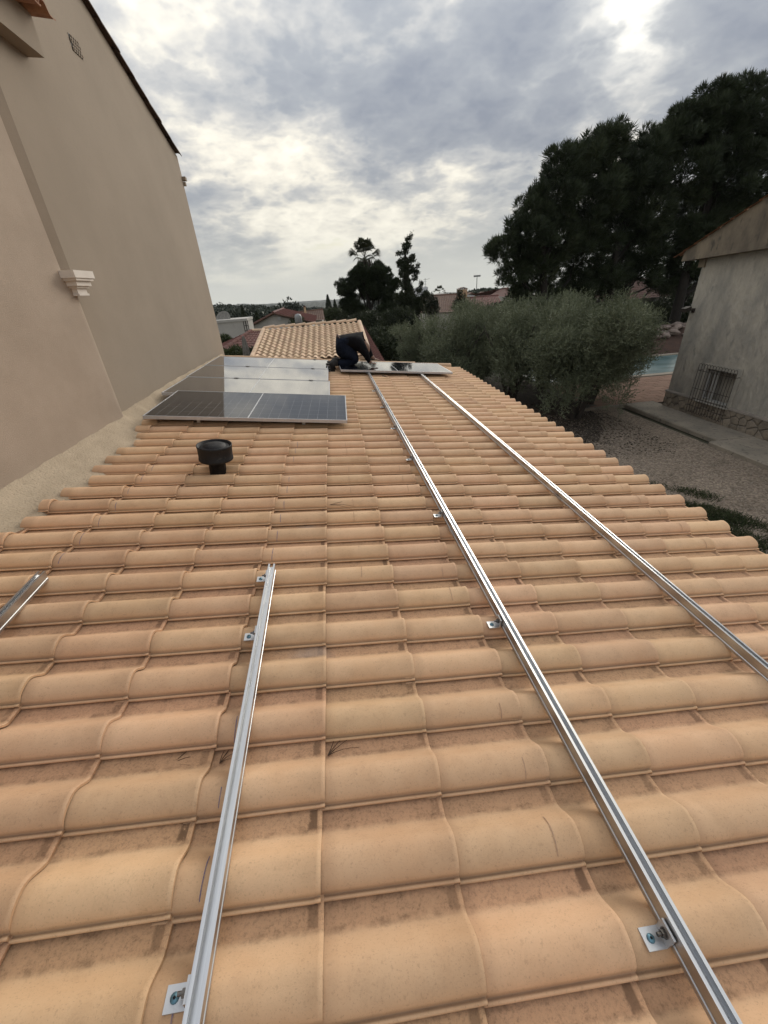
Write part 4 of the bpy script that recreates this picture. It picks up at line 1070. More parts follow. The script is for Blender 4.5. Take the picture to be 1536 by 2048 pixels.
def olive_tree(x, y, h, rad, label, seed, z0=0.0, sprigs=2600):
    t = thing('olive_tree', label, 'tree', (x, y, z0), group='olive trees beside the roof')
    b = MB(); r = random.Random(seed); tips = []
    for k in range(4):
        a = k*1.6+r.uniform(-.4, .4)+seed; base = (0.10*math.cos(a), 0.10*math.sin(a), -0.05); f = (0.55*rad*0.5*math.cos(a), 0.55*rad*0.5*math.sin(a), h*0.38)
        limb(b, base, f, 0.085, 0.06, 0.0, 6)
        for q in range(3):
            aa = a+r.uniform(-.8, .8); tip = (rad*r.uniform(.45, .8)*math.cos(aa), rad*r.uniform(.45, .8)*math.sin(aa), h*r.uniform(.55, .85)); limb(b, f, tip, 0.055, 0.015, 0.06, 6); tips.append(tip)
    b.build('trunk', M['olive_bark'], t)
    blobs = []
    for k in range(24):
        a = r.uniform(0, 6.28); q = rad*r.uniform(.15, .80); zz = h*r.uniform(.30, .86)
        s = rad*r.uniform(.28, .44); blobs.append((q*math.cos(a), q*math.sin(a), zz, s, s, s*0.9))
    for k in range(6):
        a = r.uniform(0, 6.28); q = rad*r.uniform(.7, .95); blobs.append((q*math.cos(a), q*math.sin(a), h*r.uniform(.26, .42), rad*.24, rad*.24, rad*.22))
    c, d, kk = blob_points(blobs, int(sprigs*2.5), 0.22)
    keep = c[:, 2] > h*0.17; c, d, kk = c[keep], d[keep], kk[keep]; n = len(c)
    axis = unit(d*0.7+np.array([0.05, 0, 0.65])+rng.normal(size=(n, 3))*0.35)
    nl = 11; ts = np.linspace(0, 1, nl); Ls = rng.uniform(.18, .36, n)
    cc = (c[:, None]+axis[:, None]*(ts[None, :, None]*Ls[:, None, None])).reshape(-1, 3)
    dd = unit(axis[:, None]*0.75+rng.normal(size=(n, nl, 3))*0.55).reshape(-1, 3)
    tn = np.clip(np.repeat(rng.uniform(0, .6, n), nl)+rng.uniform(0, .4, n*nl), 0, 1)
    leaves('crown', cc, dd, rng.uniform(.06, .10, n*nl), rng.uniform(.018, .026, n*nl), M['olive'], t, tone=tn)
    tw = MB()
    for i in rng.choice(n, 120, replace=False): tw.tube([c[i]-axis[i]*0.15, c[i]+axis[i]*Ls[i]], [.006, .003], 4, cap=False)
    tw.build('twig', M['olive_bark'], t, kind='stuff')
    return t
olive_tree(7.75, 12.7, 3.5, 1.75, 'nearest olive tree, right end of the row beside the gravel, with bare stems showing', 1, sprigs=3600)
olive_tree(9.1, 14.1, 3.35, 1.55, 'olive tree behind the nearest one, beside the terracotta terrace and pool', 2, sprigs=2800)
olive_tree(6.6, 15.3, 3.5, 1.75, 'olive tree in the middle of the row, tallest top in front of the red roofs', 3, sprigs=3200)
olive_tree(8.7, 17.0, 3.55, 1.7, 'olive tree in the back of the row, in front of the big pine trunks', 4, sprigs=2600)
olive_tree(4.9, 17.2, 3.35, 1.6, 'olive tree next to last at the left end of the row, beside the dark hedge', 5, sprigs=2800)
olive_tree(3.6, 19.4, 2.9, 1.35, 'low olive tree at the left end of the row next to the pale tiled roof', 6, sprigs=2200)
olive_tree(6.9, 20.0, 3.5, 1.6, 'olive tree behind the row, peeping out under the red tiled roofs', 7, sprigs=2200)

def tufts(name, c, axis, ln, wd, mat, parent, k=9, spread=0.55):
    n = len(c); dd = unit(axis[:, None]+rng.normal(size=(n, k, 3))*spread).reshape(-1, 3); cc = np.repeat(c, k, 0)+rng.normal(size=(n*k, 3))*0.03
    tn = np.clip(np.repeat(rng.uniform(0, .7, n), k)+rng.uniform(0, .3, n*k), 0, 1)
    return leaves(name, cc, dd, rng.uniform(.7, 1.2, n*k)*ln, wd, mat, parent, tone=tn)
def pine_tree(base, h, blobs, label, n, seed, trunk_r=0.28, lean=(0, 0), group='tall dark pines on the right', tuft=(0.34, 0.036), windy=(0.25, 0, 0.75)):
    t = thing('pine_tree', label, 'tree', base, group=group); B = np.array(base)
    loc = [(x-B[0], y-B[1], z-B[2], a, c_, e) for x, y, z, a, c_, e in blobs]
    b = MB(); top = np.array([lean[0], lean[1], h*0.80]); r = random.Random(seed)
    pts = [np.array([0, 0, -0.3])+(top-np.array([0, 0, -0.3]))*q+np.array([0.25*math.sin(q*5+seed), 0.2*math.cos(q*4+seed), 0])*min(q*3, 1) for q in np.linspace(0, 1, 9)]
    b.tube(pts, [trunk_r*(1-0.75*i/8) for i in range(9)], 9)
    for x, y, z, a, c_, e in loc:
        f = np.clip(z/h*0.72, 0.2, 0.95); s = pts[int(f*8)]
        limb(b, s, (x, y, z), 0.05+0.03*a, 0.02, 0.15, 6, 0.07)
        for q in range(4):
            d = unit(rng.normal(size=3)); limb(b, (x, y, z), (x+d[0]*a*.8, y+d[1]*c_*.8, z+abs(d[2])*e*.8), .022, .008, 0, 4)
    b.build('trunk', M['bark'], t)
    sub = []
    for x, y, z, a, c_, e in loc:
        for q in range(9):
            dd = unit(rng.normal(size=3)+np.array([0.1, -0.25, 0.5])); sub.append((x+dd[0]*a*1.02, y+dd[1]*c_*1.02, z+dd[2]*e*1.05, a*.27, c_*.27, e*.24))
    c, d, kk = blob_points([(x, y, z, a*.86, c_*.86, e*.82) for x, y, z, a, c_, e in loc]+sub, int(n*0.92), 0.42)
    n = len(c)
    ax = unit(d*0.8+np.array(windy)+rng.normal(size=(n, 3))*0.3)
    tufts('crown', c, ax, tuft[0], tuft[1], M['pine'], t, 9, 0.42)
    return t
def pblob(px, py, Y, r, fl=0.8):
    q = at(px, py, Y); return (q[0], q[1], q[2], r, r*1.0, r*fl)
# left lobe of the great pine mass, middle lobe, right lobe: crown clumps measured on the photograph
pine_tree((12.6, 25.6, -0.1), 11.2, [pblob(1003, 500, 25, 0.85), pblob(1030, 545, 25.5, 0.9), pblob(1060, 470, 25, 1.25), pblob(1075, 430, 25.5, 1.1), pblob(1110, 395, 25.5, 1.2), pblob(1120, 345, 25.5, 1.05), pblob(1160, 330, 26, 1.05), pblob(1195, 305, 26, 1.0), pblob(1225, 285, 26, 0.85), pblob(1180, 400, 26, 1.5), pblob(1120, 480, 26, 1.5), pblob(1080, 540, 26, 1.2), pblob(1170, 500, 27, 1.6), pblob(1150, 570, 27, 1.0), pblob(1230, 380, 26.5, 1.4), pblob(1040, 590, 26, 0.7), pblob(1100, 590, 26.5, 0.85), pblob(1160, 600, 26.5, 0.9), pblob(1210, 560, 27, 1.2)],
          'leftmost of the tall dark pines, its rounded crown reaching towards the red roofs', 15500, 1, 0.30, (-0.6, 0))
pine_tree((17.4, 27.0, -0.1), 12.0, [pblob(1280, 350, 27, 1.3), pblob(1310, 300, 27, 1.2), pblob(1345, 275, 27, 1.25), pblob(1385, 255, 27, 1.1), pblob(1300, 420, 27, 1.6), pblob(1370, 350, 27, 1.7), pblob(1250, 450, 27.5, 1.4), pblob(1330, 480, 27.5, 1.5), pblob(1240, 540, 28, 1.3), pblob(1400, 430, 28, 1.6), pblob(1265, 310, 27, 0.8), pblob(1330, 560, 28, 1.2), pblob(1220, 590, 28, .8), pblob(1290, 540, 27, 1.1), pblob(1375, 530, 27, 1.2), pblob(1280, 500, 27, 1.2)],
          'middle one of the tall dark pines, standing behind the house with the porch', 14000, 2, 0.30, (0.3, 0))
pine_tree((22.0, 26.6, -0.1), 14.0, [pblob(1420, 225, 26.5, 1.1), pblob(1455, 200, 26.5, 0.95), pblob(1490, 190, 26.5, 0.85), pblob(1450, 270, 26.5, 1.4), pblob(1500, 250, 26.5, 1.2), pblob(1530, 310, 26.5, 1.2), pblob(1460, 350, 26.5, 1.6), pblob(1520, 400, 26.5, 1.3), pblob(1560, 250, 26.5, 1.2), pblob(1600, 330, 26.5, 1.6), pblob(1450, 430, 27, 1.4), pblob(1640, 420, 26.5, 1.6), pblob(1570, 440, 27, 1.4), pblob(1395, 480, 27, 1.2), pblob(1390, 560, 27.5, 1.0)],
          'tallest and rightmost of the dark pines, rising behind the grey building', 14500, 3, 0.34, (0.6, 0))
# pine with a palm before it, left of the olives
pine_tree((2.6, 33.0, float(th(2.6, 33))), 6.4, [pblob(691, 580, 33, 0.65), pblob(712, 562, 33, 0.65), pblob(757, 545, 33.5, 0.7), pblob(722, 550, 33, 0.6), pblob(775, 572, 33.5, 0.75), pblob(784, 600, 33.5, 0.65), pblob(740, 580, 33.5, 0.95), pblob(702, 612, 33, 0.75), pblob(770, 625, 33, 0.7), pblob(730, 640, 33, 0.75)],
          'round crowned pine before the palm, in the gap left of the thin conifer', 9000, 5, 0.2, (0, 0), None, (0.22, 0.034), (0.1, 0, 0.7))

def palm(base, h, rad, label, seed, fronds=26):
    t = thing('palm_tree', label, 'palm', base, group=None); r = random.Random(seed); b = MB()
    b.tube([(0.03*math.sin(q*4), 0.02*math.cos(q*3), h*q-0.2*(q == 0)) for q in np.linspace(0, 1, 8)], [0.17-0.05*q for q in np.linspace(0, 1, 8)], 10); b.build('trunk', M['bark'], t)
    V, Tn = [], []
    for k in range(fronds):
        a = k*2.4+r.uniform(-.2, .2); el = r.uniform(-0.85, 1.3) if k > 4 else r.uniform(.9, 1.4)
        d = np.array([math.cos(a)*math.cos(el), math.sin(a)*math.cos(el), math.sin(el)]); st = rad*r.uniform(.48, .60)
        hub = np.array([0, 0, h])+d*st-np.array([0, 0, 0.10*st*st])
        s = unit(np.cross(d, [0, 0, 1.0])); nn = np.cross(s, d)
        w = 0.012
        V += [np.array([0, 0, h])-s*w, np.array([0, 0, h])+s*w, hub+s*w, hub-s*w]; Tn += [0.5]*4
        ln = rad*r.uniform(.42, .52)
        for q in range(22):
            f = -1.25+2.5*q/21; e = unit(d*math.cos(f)+s*math.sin(f)+nn*0.12*math.cos(f*3)); L = ln*(1-0.22*abs(f))
            p1 = hub+e*L*0.62; p2 = hub+e*L-np.array([0, 0, L*r.uniform(.18, .5)]); ww = unit(np.cross(e, nn))*L*0.055
            V += [hub, p1+ww, p2, p1-ww]; Tn += [r.random()]*4
    V = np.array(V); link('crown', fastmesh('crown', V, np.arange(len(V)), 4, M['palm'], np.array(Tn)), t)
    n = 1500; a = rng.uniform(0, 6.28, n); z = h-rng.uniform(.0, 0.75, n)*rad*2; q = rng.uniform(.05, .36, n)*rad
    leaves('dead_skirt', np.stack([q*np.cos(a), q*np.sin(a), z], 1), np.stack([np.cos(a)*.25, np.sin(a)*.25, -np.ones(n)], 1), rad*0.4, rad*0.04, M['dead_palm'], t)
    return t
pt_ = at(729, 515, 34.4); pb_ = th(pt_[0], 34.4)
palm((pt_[0], 34.4, float(pb_)), pt_[2]-float(pb_), 1.5, 'fan palm rising behind the round pine, its crown against the sky', 3, 30)
pt_ = at(879, 585, 110); pb_ = float(th(pt_[0], 110))
palm((pt_[0], 110.0, pb_), pt_[2]-pb_, 1.9, 'small far palm rising over the pale parapet beside the brown roof', 5, 18)

def conifer(base, path, label, seed, n=5200, tl=0.16):
    """irregular conifer: clumps strung along a leaning stem, (x, y, z, radius) in the place"""
    t = thing('conifer_tree', label, 'tree', base); B = np.array(base); b = MB()
    stem = [np.array([0, 0, -0.2])]+[np.array(p[:3])-B for p in path if p[4]]
    b.tube(stem, [0.14*(1-0.85*i/(len(stem)-1)) for i in range(len(stem))], 7)
    bl = []
    for p in path:
        q = np.array(p[:3])-B; bl.append((*q, p[3]*1.2, p[3]*1.2, p[3]))
        for _ in range(4):
            e = unit(rng.normal(size=3)+np.array([0.15, 0, 0.1])); bl.append((*(q+e*p[3]*1.15), p[3]*.4, p[3]*.4, p[3]*.35))
        if not p[4]:
            j = min(range(1, len(stem)), key=lambda i: np.linalg.norm(stem[i]-q)+(1 if stem[i][2] > q[2] else 0)); limb(b, stem[j], q, .03, .01, 0, 4)
    b.build('trunk', M['bark'], t)
    c, d, k = blob_points(bl, n, 0.2); ax = unit(d*0.8+np.array([0.1, 0, .3])+rng.normal(size=(n, 3))*0.5)
    tufts('crown', c, ax, tl, 0.034, M['conifer'], t, 6, 0.6); return t
def cp(px, py, Y, r, s=1): q = at(px, py, Y); return (q[0], q[1], q[2], r, s)
b0 = at(818, 660, 27); 
conifer((b0[0], 27.0, float(th(b0[0], 27))), [cp(815, 655, 27, .75), cp(815, 625, 27, .62), cp(835, 615, 27, .35, 0), cp(797, 635, 27, .45, 0), cp(815, 595, 27, .42), cp(811, 570, 27, .30), cp(810, 548, 27, .25), cp(820, 538, 27, .24, 0), cp(803, 530, 27, .22, 0), cp(811, 523, 27, .22), cp(824, 518, 27, .15, 0), cp(797, 509, 27, .12, 0), cp(810, 503, 27, .17), cp(813, 492, 27, .17), cp(814, 482, 27, .11), cp(820, 474, 27, .09), cp(825, 469, 27, .06),
    cp(832, 545, 27, .12, 0), cp(836, 532, 27, .10, 0), cp(830, 555, 27, .13, 0), cp(842, 570, 27, .12, 0), cp(838, 580, 27, .15, 0), cp(852, 588, 27, .16, 0), cp(845, 600, 27, .22, 0), cp(800, 600, 27, .3, 0), cp(826, 513, 27, .08, 0), cp(800, 525, 27, .12, 0), cp(829, 605, 27, .3, 0)],
    'thin ragged conifer with a bent tip between the round pine and the red roofs', 1, 8500, 0.115)
b0 = at(861, 620, 40)
conifer((b0[0], 40.0, float(th(b0[0], 40))), [cp(861, 620, 40, .6), cp(861, 603, 40, .45), cp(860, 592, 40, .25)], 'small dark conifer in front of the brown tiled roof', 2, 900, 0.2)
b0 = at(922, 605, 45)
conifer((b0[0], 45.0, float(th(b0[0], 45))), [cp(921, 612, 45, .6), cp(920, 598, 45, .4), cp(919, 584, 45, .22)], 'small dark conifer in front of the square chimney', 4, 800, 0.2)

def shrub(px, py, Y, r, label, n, mat='bush', name='garden_shrub', fl=0.9, k=7, ln=0.14, wd=0.045, group=None, base=None):
    q = at(px, py, Y); gz = float(th(q[0], q[1])) if base is None else base
    t = thing(name, label, 'shrub' if 'shrub' in name or 'hedge' in name else 'tree', (q[0], q[1], gz), group=group); hh = q[2]-gz; rr = random.Random(int(px*7+py))
    b = MB()
    for j in range(3):
        a = j*2.1; limb(b, (0.08*math.cos(a), 0.08*math.sin(a), -0.1), (r*.4*math.cos(a), r*.4*math.sin(a), hh), 0.05*r+.02, .015, 0, 5)
    b.build('trunk', M['bark'], t)
    bl = [(0, 0, hh, r*.8, r*.8, r*.8*fl)]+[(r*.6*math.cos(j*1.1), r*.6*math.sin(j*1.1), hh+r*rr.uniform(-.5, .45)*fl, r*.42, r*.42, r*.4) for j in range(9)]
    if hh > r*1.5: bl += [(r*.3*math.cos(j*2), r*.3*math.sin(j*2), hh*0.45+j*0.1, r*.6, r*.6, hh*.42) for j in range(3)]
    c, d, kk = blob_points(bl, n, 0.45); ax = unit(d+np.array([0, 0, .4])+rng.normal(size=(n, 3))*.4)
    tufts('crown', c, ax, ln, wd, M[mat], t, k, 0.7); return t
# dark growth between the pale roof and the olives
shrub(725, 660, 26, 1.2, 'dark shrub under the palm, just behind the right end of the pale roof', 3200, 'conifer', ln=.18)
shrub(765, 690, 22, 1.1, 'dark bush between the kneeling worker and the low olive tree', 3200, 'conifer', ln=.16)
shrub(790, 655, 25, 1.3, 'dark bush below the thin conifer, left of the olives', 3400, 'conifer', ln=.18)
shrub(752, 705, 17.0, 0.85, 'low dark bush beside the red verge of the pale roof', 2400, 'conifer', ln=.14)
shrub(700, 640, 36, 1.3, 'dark bush at the foot of the round pine, left of the palm', 2600, 'conifer', ln=.2)
shrub(671, 634, 38, 0.95, 'round fresh green bush beside the red roofed gable house', 1800, 'bush', ln=.16)
shrub(595, 645, 42, 0.0001+0.8, 'green shrub against the gable wall of the red roofed house, right of the metal flue', 700, 'bush', ln=.16)
shrub(450, 684, 25, 0.4, 'small spiky shrub at the foot of the white flat roofed house', 500, 'bush', ln=.2)
shrub(470, 722, 17.2, 0.62, 'clipped green hedge below the red hipped roof', 1500, 'bush', name='garden_hedge')
shrub(508, 723, 17.2, 0.62, 'dark hedge end next to the pale tiled roof verge', 1500, 'bush', name='garden_hedge')
shrub(1000, 640, 30, 1.5, 'dark bush under the leftmost tall pine, in front of the red roofs', 2600, 'conifer', ln=.2)
for k, (px, py, Y, r) in enumerate(((1340, 650, 29, 1.5), (1385, 690, 25, 1.0), (1300, 630, 30, 1.2), (1410, 640, 28, 1.6), (1180, 640, 29, 1.2), (1372, 604, 31, 1.5), (1300, 585, 36, 1.4))):
    shrub(px, py, Y, r, ['dark shrub between the porch house and the grey building, above the rocks', 'low dark shrub against the far side of the grey building', 'dark shrub beside the porch of the house under the pines', 'tall dark shrub behind the far corner of the grey building', 'dark shrub behind the nearest olive tree top', 'dark growth between two pine trunks near the corner of the grey building', 'dark growth above the roof of the porch house'][k], 2200, 'conifer', ln=.2)

def cypress(px, ptop, pbot, Y, r, label):
    a, c_ = at(px, ptop, Y), at(px, pbot, Y); gz = min(float(th(a[0], Y)), c_[2]); h = a[2]-gz
    t = thing('cypress_tree', label, 'tree', (a[0], Y, gz), group='slim cypresses'); b = MB(); b.tube([(0, 0, -.2), (0, 0, h*.8)], [r*.2, .03], 6); b.build('trunk', M['bark'], t)
    n = 2600; z = rng.uniform(0.04, 1, n); rad = r*np.minimum(1, (1-z)*2.2)*np.minimum(1, z*8+.3)*rng.uniform(.6, 1.05, n); aa = rng.uniform(0, 6.28, n)
    c = np.stack([rad*np.cos(aa), rad*np.sin(aa), z*h], 1); ax = np.stack([np.cos(aa)*.35, np.sin(aa)*.35, np.ones(n)], 1)
    leaves('crown', c, ax+rng.normal(size=(n, 3))*.2, h*0.06, h*0.014, M['conifer'], t)
cypress(655, 592, 625, 90, 0.75, 'taller of two slim cypresses left of the round pine')
cypress(669, 601, 625, 90, 0.6, 'shorter of two slim cypresses, next to the round pine crown')
cypress(484, 614, 640, 75, 0.55, 'slim cypress above the white flat roofed house')
cypress(512, 624, 645, 60, 0.5, 'slim cypress beside the left slope of the red roofed gable house')

# ------------------------------------------------------------------ houses beyond the roof
def rib_roof(b, A, B, C, D, pitch=0.22, rows=10, amp=0.035, step=0.018):
    """tiled slope A-B ridge, D-C eave: ribs run down the slope, rows step like lapped tiles"""
    A, B, C, D = (np.array(q, float) for q in (A, B, C, D))
    nr = max(2, int(np.linalg.norm(D-C)/pitch)); m_ = nr*4
    nrm = np.cross(B-A, D-A); nrm = nrm/np.linalg.norm(nrm); nrm = nrm if nrm[2] > 0 else -nrm
    vs_ = []; k = 0
    for r in range(rows):
        for t, hgt in ((r/rows, 0.0), ((r+1)/rows, step)):
            for i in range(m_+1):
                q = i/m_; p = (A+(B-A)*q)*(1-t)+(D+(C-D)*q)*t
                z = amp*max(0, math.sin(2*math.pi*i/4+0.5))**0.7 if i % 4 else 0
                vs_.append(p+nrm*(z+hgt))
    fs = []
    for r in range(rows*2-1):
        for i in range(m_): fs.append((r*(m_+1)+i, r*(m_+1)+i+1, (r+1)*(m_+1)+i+1, (r+1)*(m_+1)+i))
    b.add(vs_, fs, False)
def ridge_row(parent, A, B, mat, org, rad=0.10, ln=0.42):
    A, B = np.array(A, float), np.array(B, float); L = np.linalg.norm(B-A); n = max(1, int(L/ln)); b = MB()
    for k in range(n):
        p, q = A+(B-A)*k/n, A+(B-A)*(k+1.04)/n; b.tube([p, q], [rad*0.9, rad], 8)
    return b.build('ridge_tile', mat, parent, org)

# pale tiled roof just past the far edge of our roof
zA = CZ-1.20; sl_ = 0.16; aR = math.atan(sl_)
RX0, RY0 = -2.66, 18.0
ph = thing('tiled_house', 'small house with a pale sand tiled roof just beyond the far roof edge', 'building', (RX0, RY0, zA), (Matrix.Rotation(-math.pi/2, 4, 'Z') @ Matrix.Rotation(aR, 4, 'Y')).to_euler())
pale = tile_mesh('roof_tile', M['tile_pale'], wob=0.002, seed=9, rise=0.038)
for i in range(13):
    for j in range(17):
        o = link('roof_tile', pale, ph); o.location = (i*G*0.90+0.02, j*W-0.02+random.uniform(-.003, .003), random.uniform(-.001, .003)); o.rotation_euler = (0, 0, random.uniform(-.01, .01))
M['cap_pale'] = pmat('pale_clay_cap', (0.58, 0.42, 0.29), (0.50, 0.355, 0.24), 6, 0.85, 0.25, 90, rnd=0.08)
capp = capm.copy(); capp.materials.clear(); capp.materials.append(M['cap_pale'])
for k in range(9):
    o = link('ridge_tile', capp, ph); o.location = (-0.02, -0.10+k*0.41, 0.05); o.rotation_euler = (0, -0.08, math.pi/2)
for k in range(10):
    o = link('verge_tile', capp, ph); o.location = (-0.02+k*0.405, -0.10, 0.03); o.rotation_euler = (0, 0.012, 0)
    o = link('verge_tile', capp, ph); o.location = (-0.02+k*0.405, 17*W+0.06, 0.03); o.rotation_euler = (0, 0.012, 0)
b = MB(); b.box((-0.05, -0.05, -0.10), (4.4, 17*W+0.02, -0.012)); b.build('roof_deck', M['cap_pale'], ph)
hw = thing('house_walls', 'rendered wall under the pale tiled roof with its red tiled side slope', 'wall', (0, 16, 0))
b = MB(); b.box((RX0+0.2, 14.3, -0.4), (0.80, 19.5, CZ-2.02)); b.build('wall', M['wall'], hw, (0, 16, 0))
b = MB(); rib_roof(b, (1.08, 17.8, CZ-1.26), (1.08, 13.6, CZ-1.93), (1.50, 13.4, CZ-2.12), (1.20, 17.8, CZ-1.34), rows=3); b.build('side_roof', M['red_tile'], hw, (0, 16, 0))

# red hipped roof to its left, behind a closed parasol
o_ = (-3.9, 21, 0); h2 = thing('hipped_house', 'low house with a red hipped tile roof left of the pale tiled roof', 'building', o_)
A, B, C, D = at(503, 662, 21.5), at(536, 661, 21.5), at(540, 697, 18.6), at(447, 699, 18.6); E_ = at(440, 690, 22.5)
b = MB(); rib_roof(b, A, B, C, D, rows=8); rib_roof(b, A, A+np.array([0.01, 0.01, 0]), D, E_, rows=8); b.build('roof', M['red_tile'], h2, o_)
ridge_row(h2, A, B, M['cap_pale'], o_); ridge_row(h2, A, D, M['red_tile'], o_)
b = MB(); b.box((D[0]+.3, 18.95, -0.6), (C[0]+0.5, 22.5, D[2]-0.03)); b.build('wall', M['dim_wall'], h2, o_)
q = at(486, 672, 15.8); t = thing('closed_parasol', 'closed grey parasol standing in front of the red hipped roof', 'parasol', (q[0], 15.8, 0))
b = MB(); b.tube([(0, 0, 0), (0, 0, q[2])], .02, 8); b.build('pole', M['metal_grey'], t)
b = MB(); vs_ = []
for zz, rr_ in ((0.0, .02), (-.12, .055), (-.5, .10), (-1.0, .15), (-1.15, .17)):
    for k in range(16): a = 2*math.pi*k/16; r_ = rr_*(1+0.28*math.cos(k*math.pi)); vs_.append((r_*math.cos(a), r_*math.sin(a), q[2]+zz))
b.add(vs_, [(i*16+k, i*16+(k+1) % 16, (i+1)*16+(k+1) % 16, (i+1)*16+k) for i in range(4) for k in range(16)])
M['canvas'] = pmat('grey_canvas', (0.22, 0.21, 0.19), (0.15, 0.145, 0.135), 8, 0.95); b.build('canopy', M['canvas'], t)
# round metal flue
q = at(597, 627, 20.5); q2 = at(600, 660, 20.5); t = thing('metal_flue', 'round galvanised flue with a domed cowl rising behind the pale tiled roof', 'flue', (q2[0], 20.5, q2[2]-1.5)); hh = q[2]-q2[2]+1.5
b = MB(); b.lathe([(.11, 0), (.11, hh-.42), (.135, hh-.40), (.135, hh-.33), (.115, hh-.32)], sides=20); b.build('pipe', M['metal_grey'], t)
b = MB(); b.lathe([(.16, hh-.36), (.16, hh-.20), (.15, hh-.10), (.11, hh-.03), (0, hh)], sides=20); b.build('cowl', M['metal_grey'], t)

def boxhouse(b, px0, px1, ptop, Y, depth, extra=0.5):
    a, c_ = at(px0, ptop, Y), at(px1, ptop, Y); z0 = float(th(a[0], Y))-extra; zt = 0.5*(a[2]+c_[2]); b.box((a[0], Y, z0), (c_[0], Y+depth, zt)); return a, c_, zt, z0
# white flat roofed house with dish and pergola
o_ = (*at(470, 650, 33)[:2], 0); h3 = thing('flat_roofed_house', 'white flat roofed house at the left beside the gable wall, small window below', 'building', o_)
b = MB(); a, c_, zt, z0 = boxhouse(b, 405, 494, 645, 33, 2.4); b.build('wall', M['white_wall'], h3, o_)
b = MB(); b.box((a[0]-.05, 32.94, zt+.003), (c_[0]+.05, 35.45, zt+.16)); b.build('parapet', M['white_wall'], h3, o_)
w0, w1 = at(468, 676, 33), at(482, 690, 33)
b = MB(); b.box((w0[0]-.06, 32.93, w1[2]-.06), (w1[0]+.06, 32.997, w0[2]+.06)); wf = b.build('window', M['white_frame'], h3, o_)
mdx = (w0[0]+w1[0])/2
for x0, x1 in ((w0[0], mdx-.03), (mdx+.03, w1[0])):
    b = MB(); b.box((x0, 32.915, w1[2]), (x1, 32.928, w0[2])); b.build('pane', M['dark_glass'], wf, o_)
q = at(447, 641, 34.3); t = thing('satellite_dish', 'big pale satellite dish on the white flat roofed house', 'satellite dish', (q[0], 34.3, zt+0.163))
b = MB(); hh = q[2]-zt-0.16; b.tube([(0, 0.1, 0), (0, 0.1, hh)], .04, 8); b.build('mast', M['metal_grey'], t)
b = MB(); b.lathe([(0, -.10), (.25, -.085), (.45, -.04), (.62, .03), (.63, .03), (.45, -.055), (.25, -.10), (0, -.115)], sides=28); dd_ = b.build('reflector', M['canvas'], t); dd_.location = (0, 0, hh+.05); dd_.rotation_euler = (R(62), 0, R(-20))
b = MB(); b.tube([(0, .02, hh-.25), (0, -.35, hh-.05), (0, -.42, hh+.12)], .015, 6); b.build('arm', M['metal_grey'], t)
b = MB(); q0, q1 = at(487, 646, 31), at(497, 672, 31); t = thing('pergola_frame', 'dark metal stair frame against the white flat roofed house', 'stair', (q0[0], 31, q1[2]-1.2))
for xx in (0, q1[0]-q0[0]):
    for yy in (0, .7): b.tube([(xx, yy, 0), (xx, yy, q0[2]-q1[2]+1.3)], .03, 6)
b.build('posts', M['iron'], t); hgt = q0[2]-q1[2]+1.2
for k in range(6):
    b = MB(); b.box((-.05, -.05+k*.1, 0.25+k*hgt/6.5), (q1[0]-q0[0]+.05, .18+k*.1, 0.29+k*hgt/6.5)); b.build('step', M['iron'], t)
# long pale wall behind the pale roof's ridge
a, c_ = at(508, 660, 27), at(592, 654, 27)
b = MB(); b.prism([(a[0], -1.5), (c_[0], -1.5), (c_[0], c_[2]), (a[0], a[2])], 1, 27, 27.25); o = b.build('garden_wall', M['white_wall']); tag(o, 'long pale wall top behind the ridge of the pale tiled roof', 'wall')

# red roofed gable house
o_ = (*at(565, 640, 42)[:2], 0); h4 = thing('gable_house', 'white gable fronted house with long red tiled roof beyond the pale roof', 'building', o_)
aF, lF, rF = at(546, 625.5, 42), at(494, 654, 42), at(631, 644.5, 42); aB, rB = at(567, 617, 54), at(634, 632, 54); lB = lF+(aB-aF)
b = MB(); gz = -2.0
fr = [(lF[0]+.35, 42.3, gz), (rF[0]-.35, 42.3, gz), (rF[0]-.35, 42.3, rF[2]-.05), (aF[0], 42.3, aF[2]-.12), (lF[0]+.35, 42.3, lF[2]-.02)]
bk = [(x+(aB-aF)[0], 53.5, z+(0 if z == gz else 0)) for x, y, z in fr]
b.add(fr+bk, [(0, 1, 2, 3, 4), (9, 8, 7, 6, 5)]+[(i, 5+i, 5+(i+1) % 5, (i+1) % 5) for i in range(5)]); b.build('wall', M['white_wall'], h4, o_)
b = MB(); rib_roof(b, aF, aB, rB, rF, 0.24, 14, .045, .03); rib_roof(b, aB, aF, lF, lB, 0.24, 10, .045, .03); b.build('roof', M['red_tile'], h4, o_)
ridge_row(h4, aF, aB, M['red_tile'], o_, 0.13)
b = MB()
for P0, P1 in ((aF, rF), (aF, lF)): b.tube([P0-np.array([0, -.02, .07]), P1-np.array([0, -.02, .07])], .08, 6)
b.build('verge', M['brown_tile'], h4, o_)
b = MB(); bz = at(559, 637, 42.2); b.tube([(bz[0], 42.29, bz[2]), (bz[0], 42.2, bz[2])], .16, 12); b.build('round_vent', M['white_frame'], h4, o_)
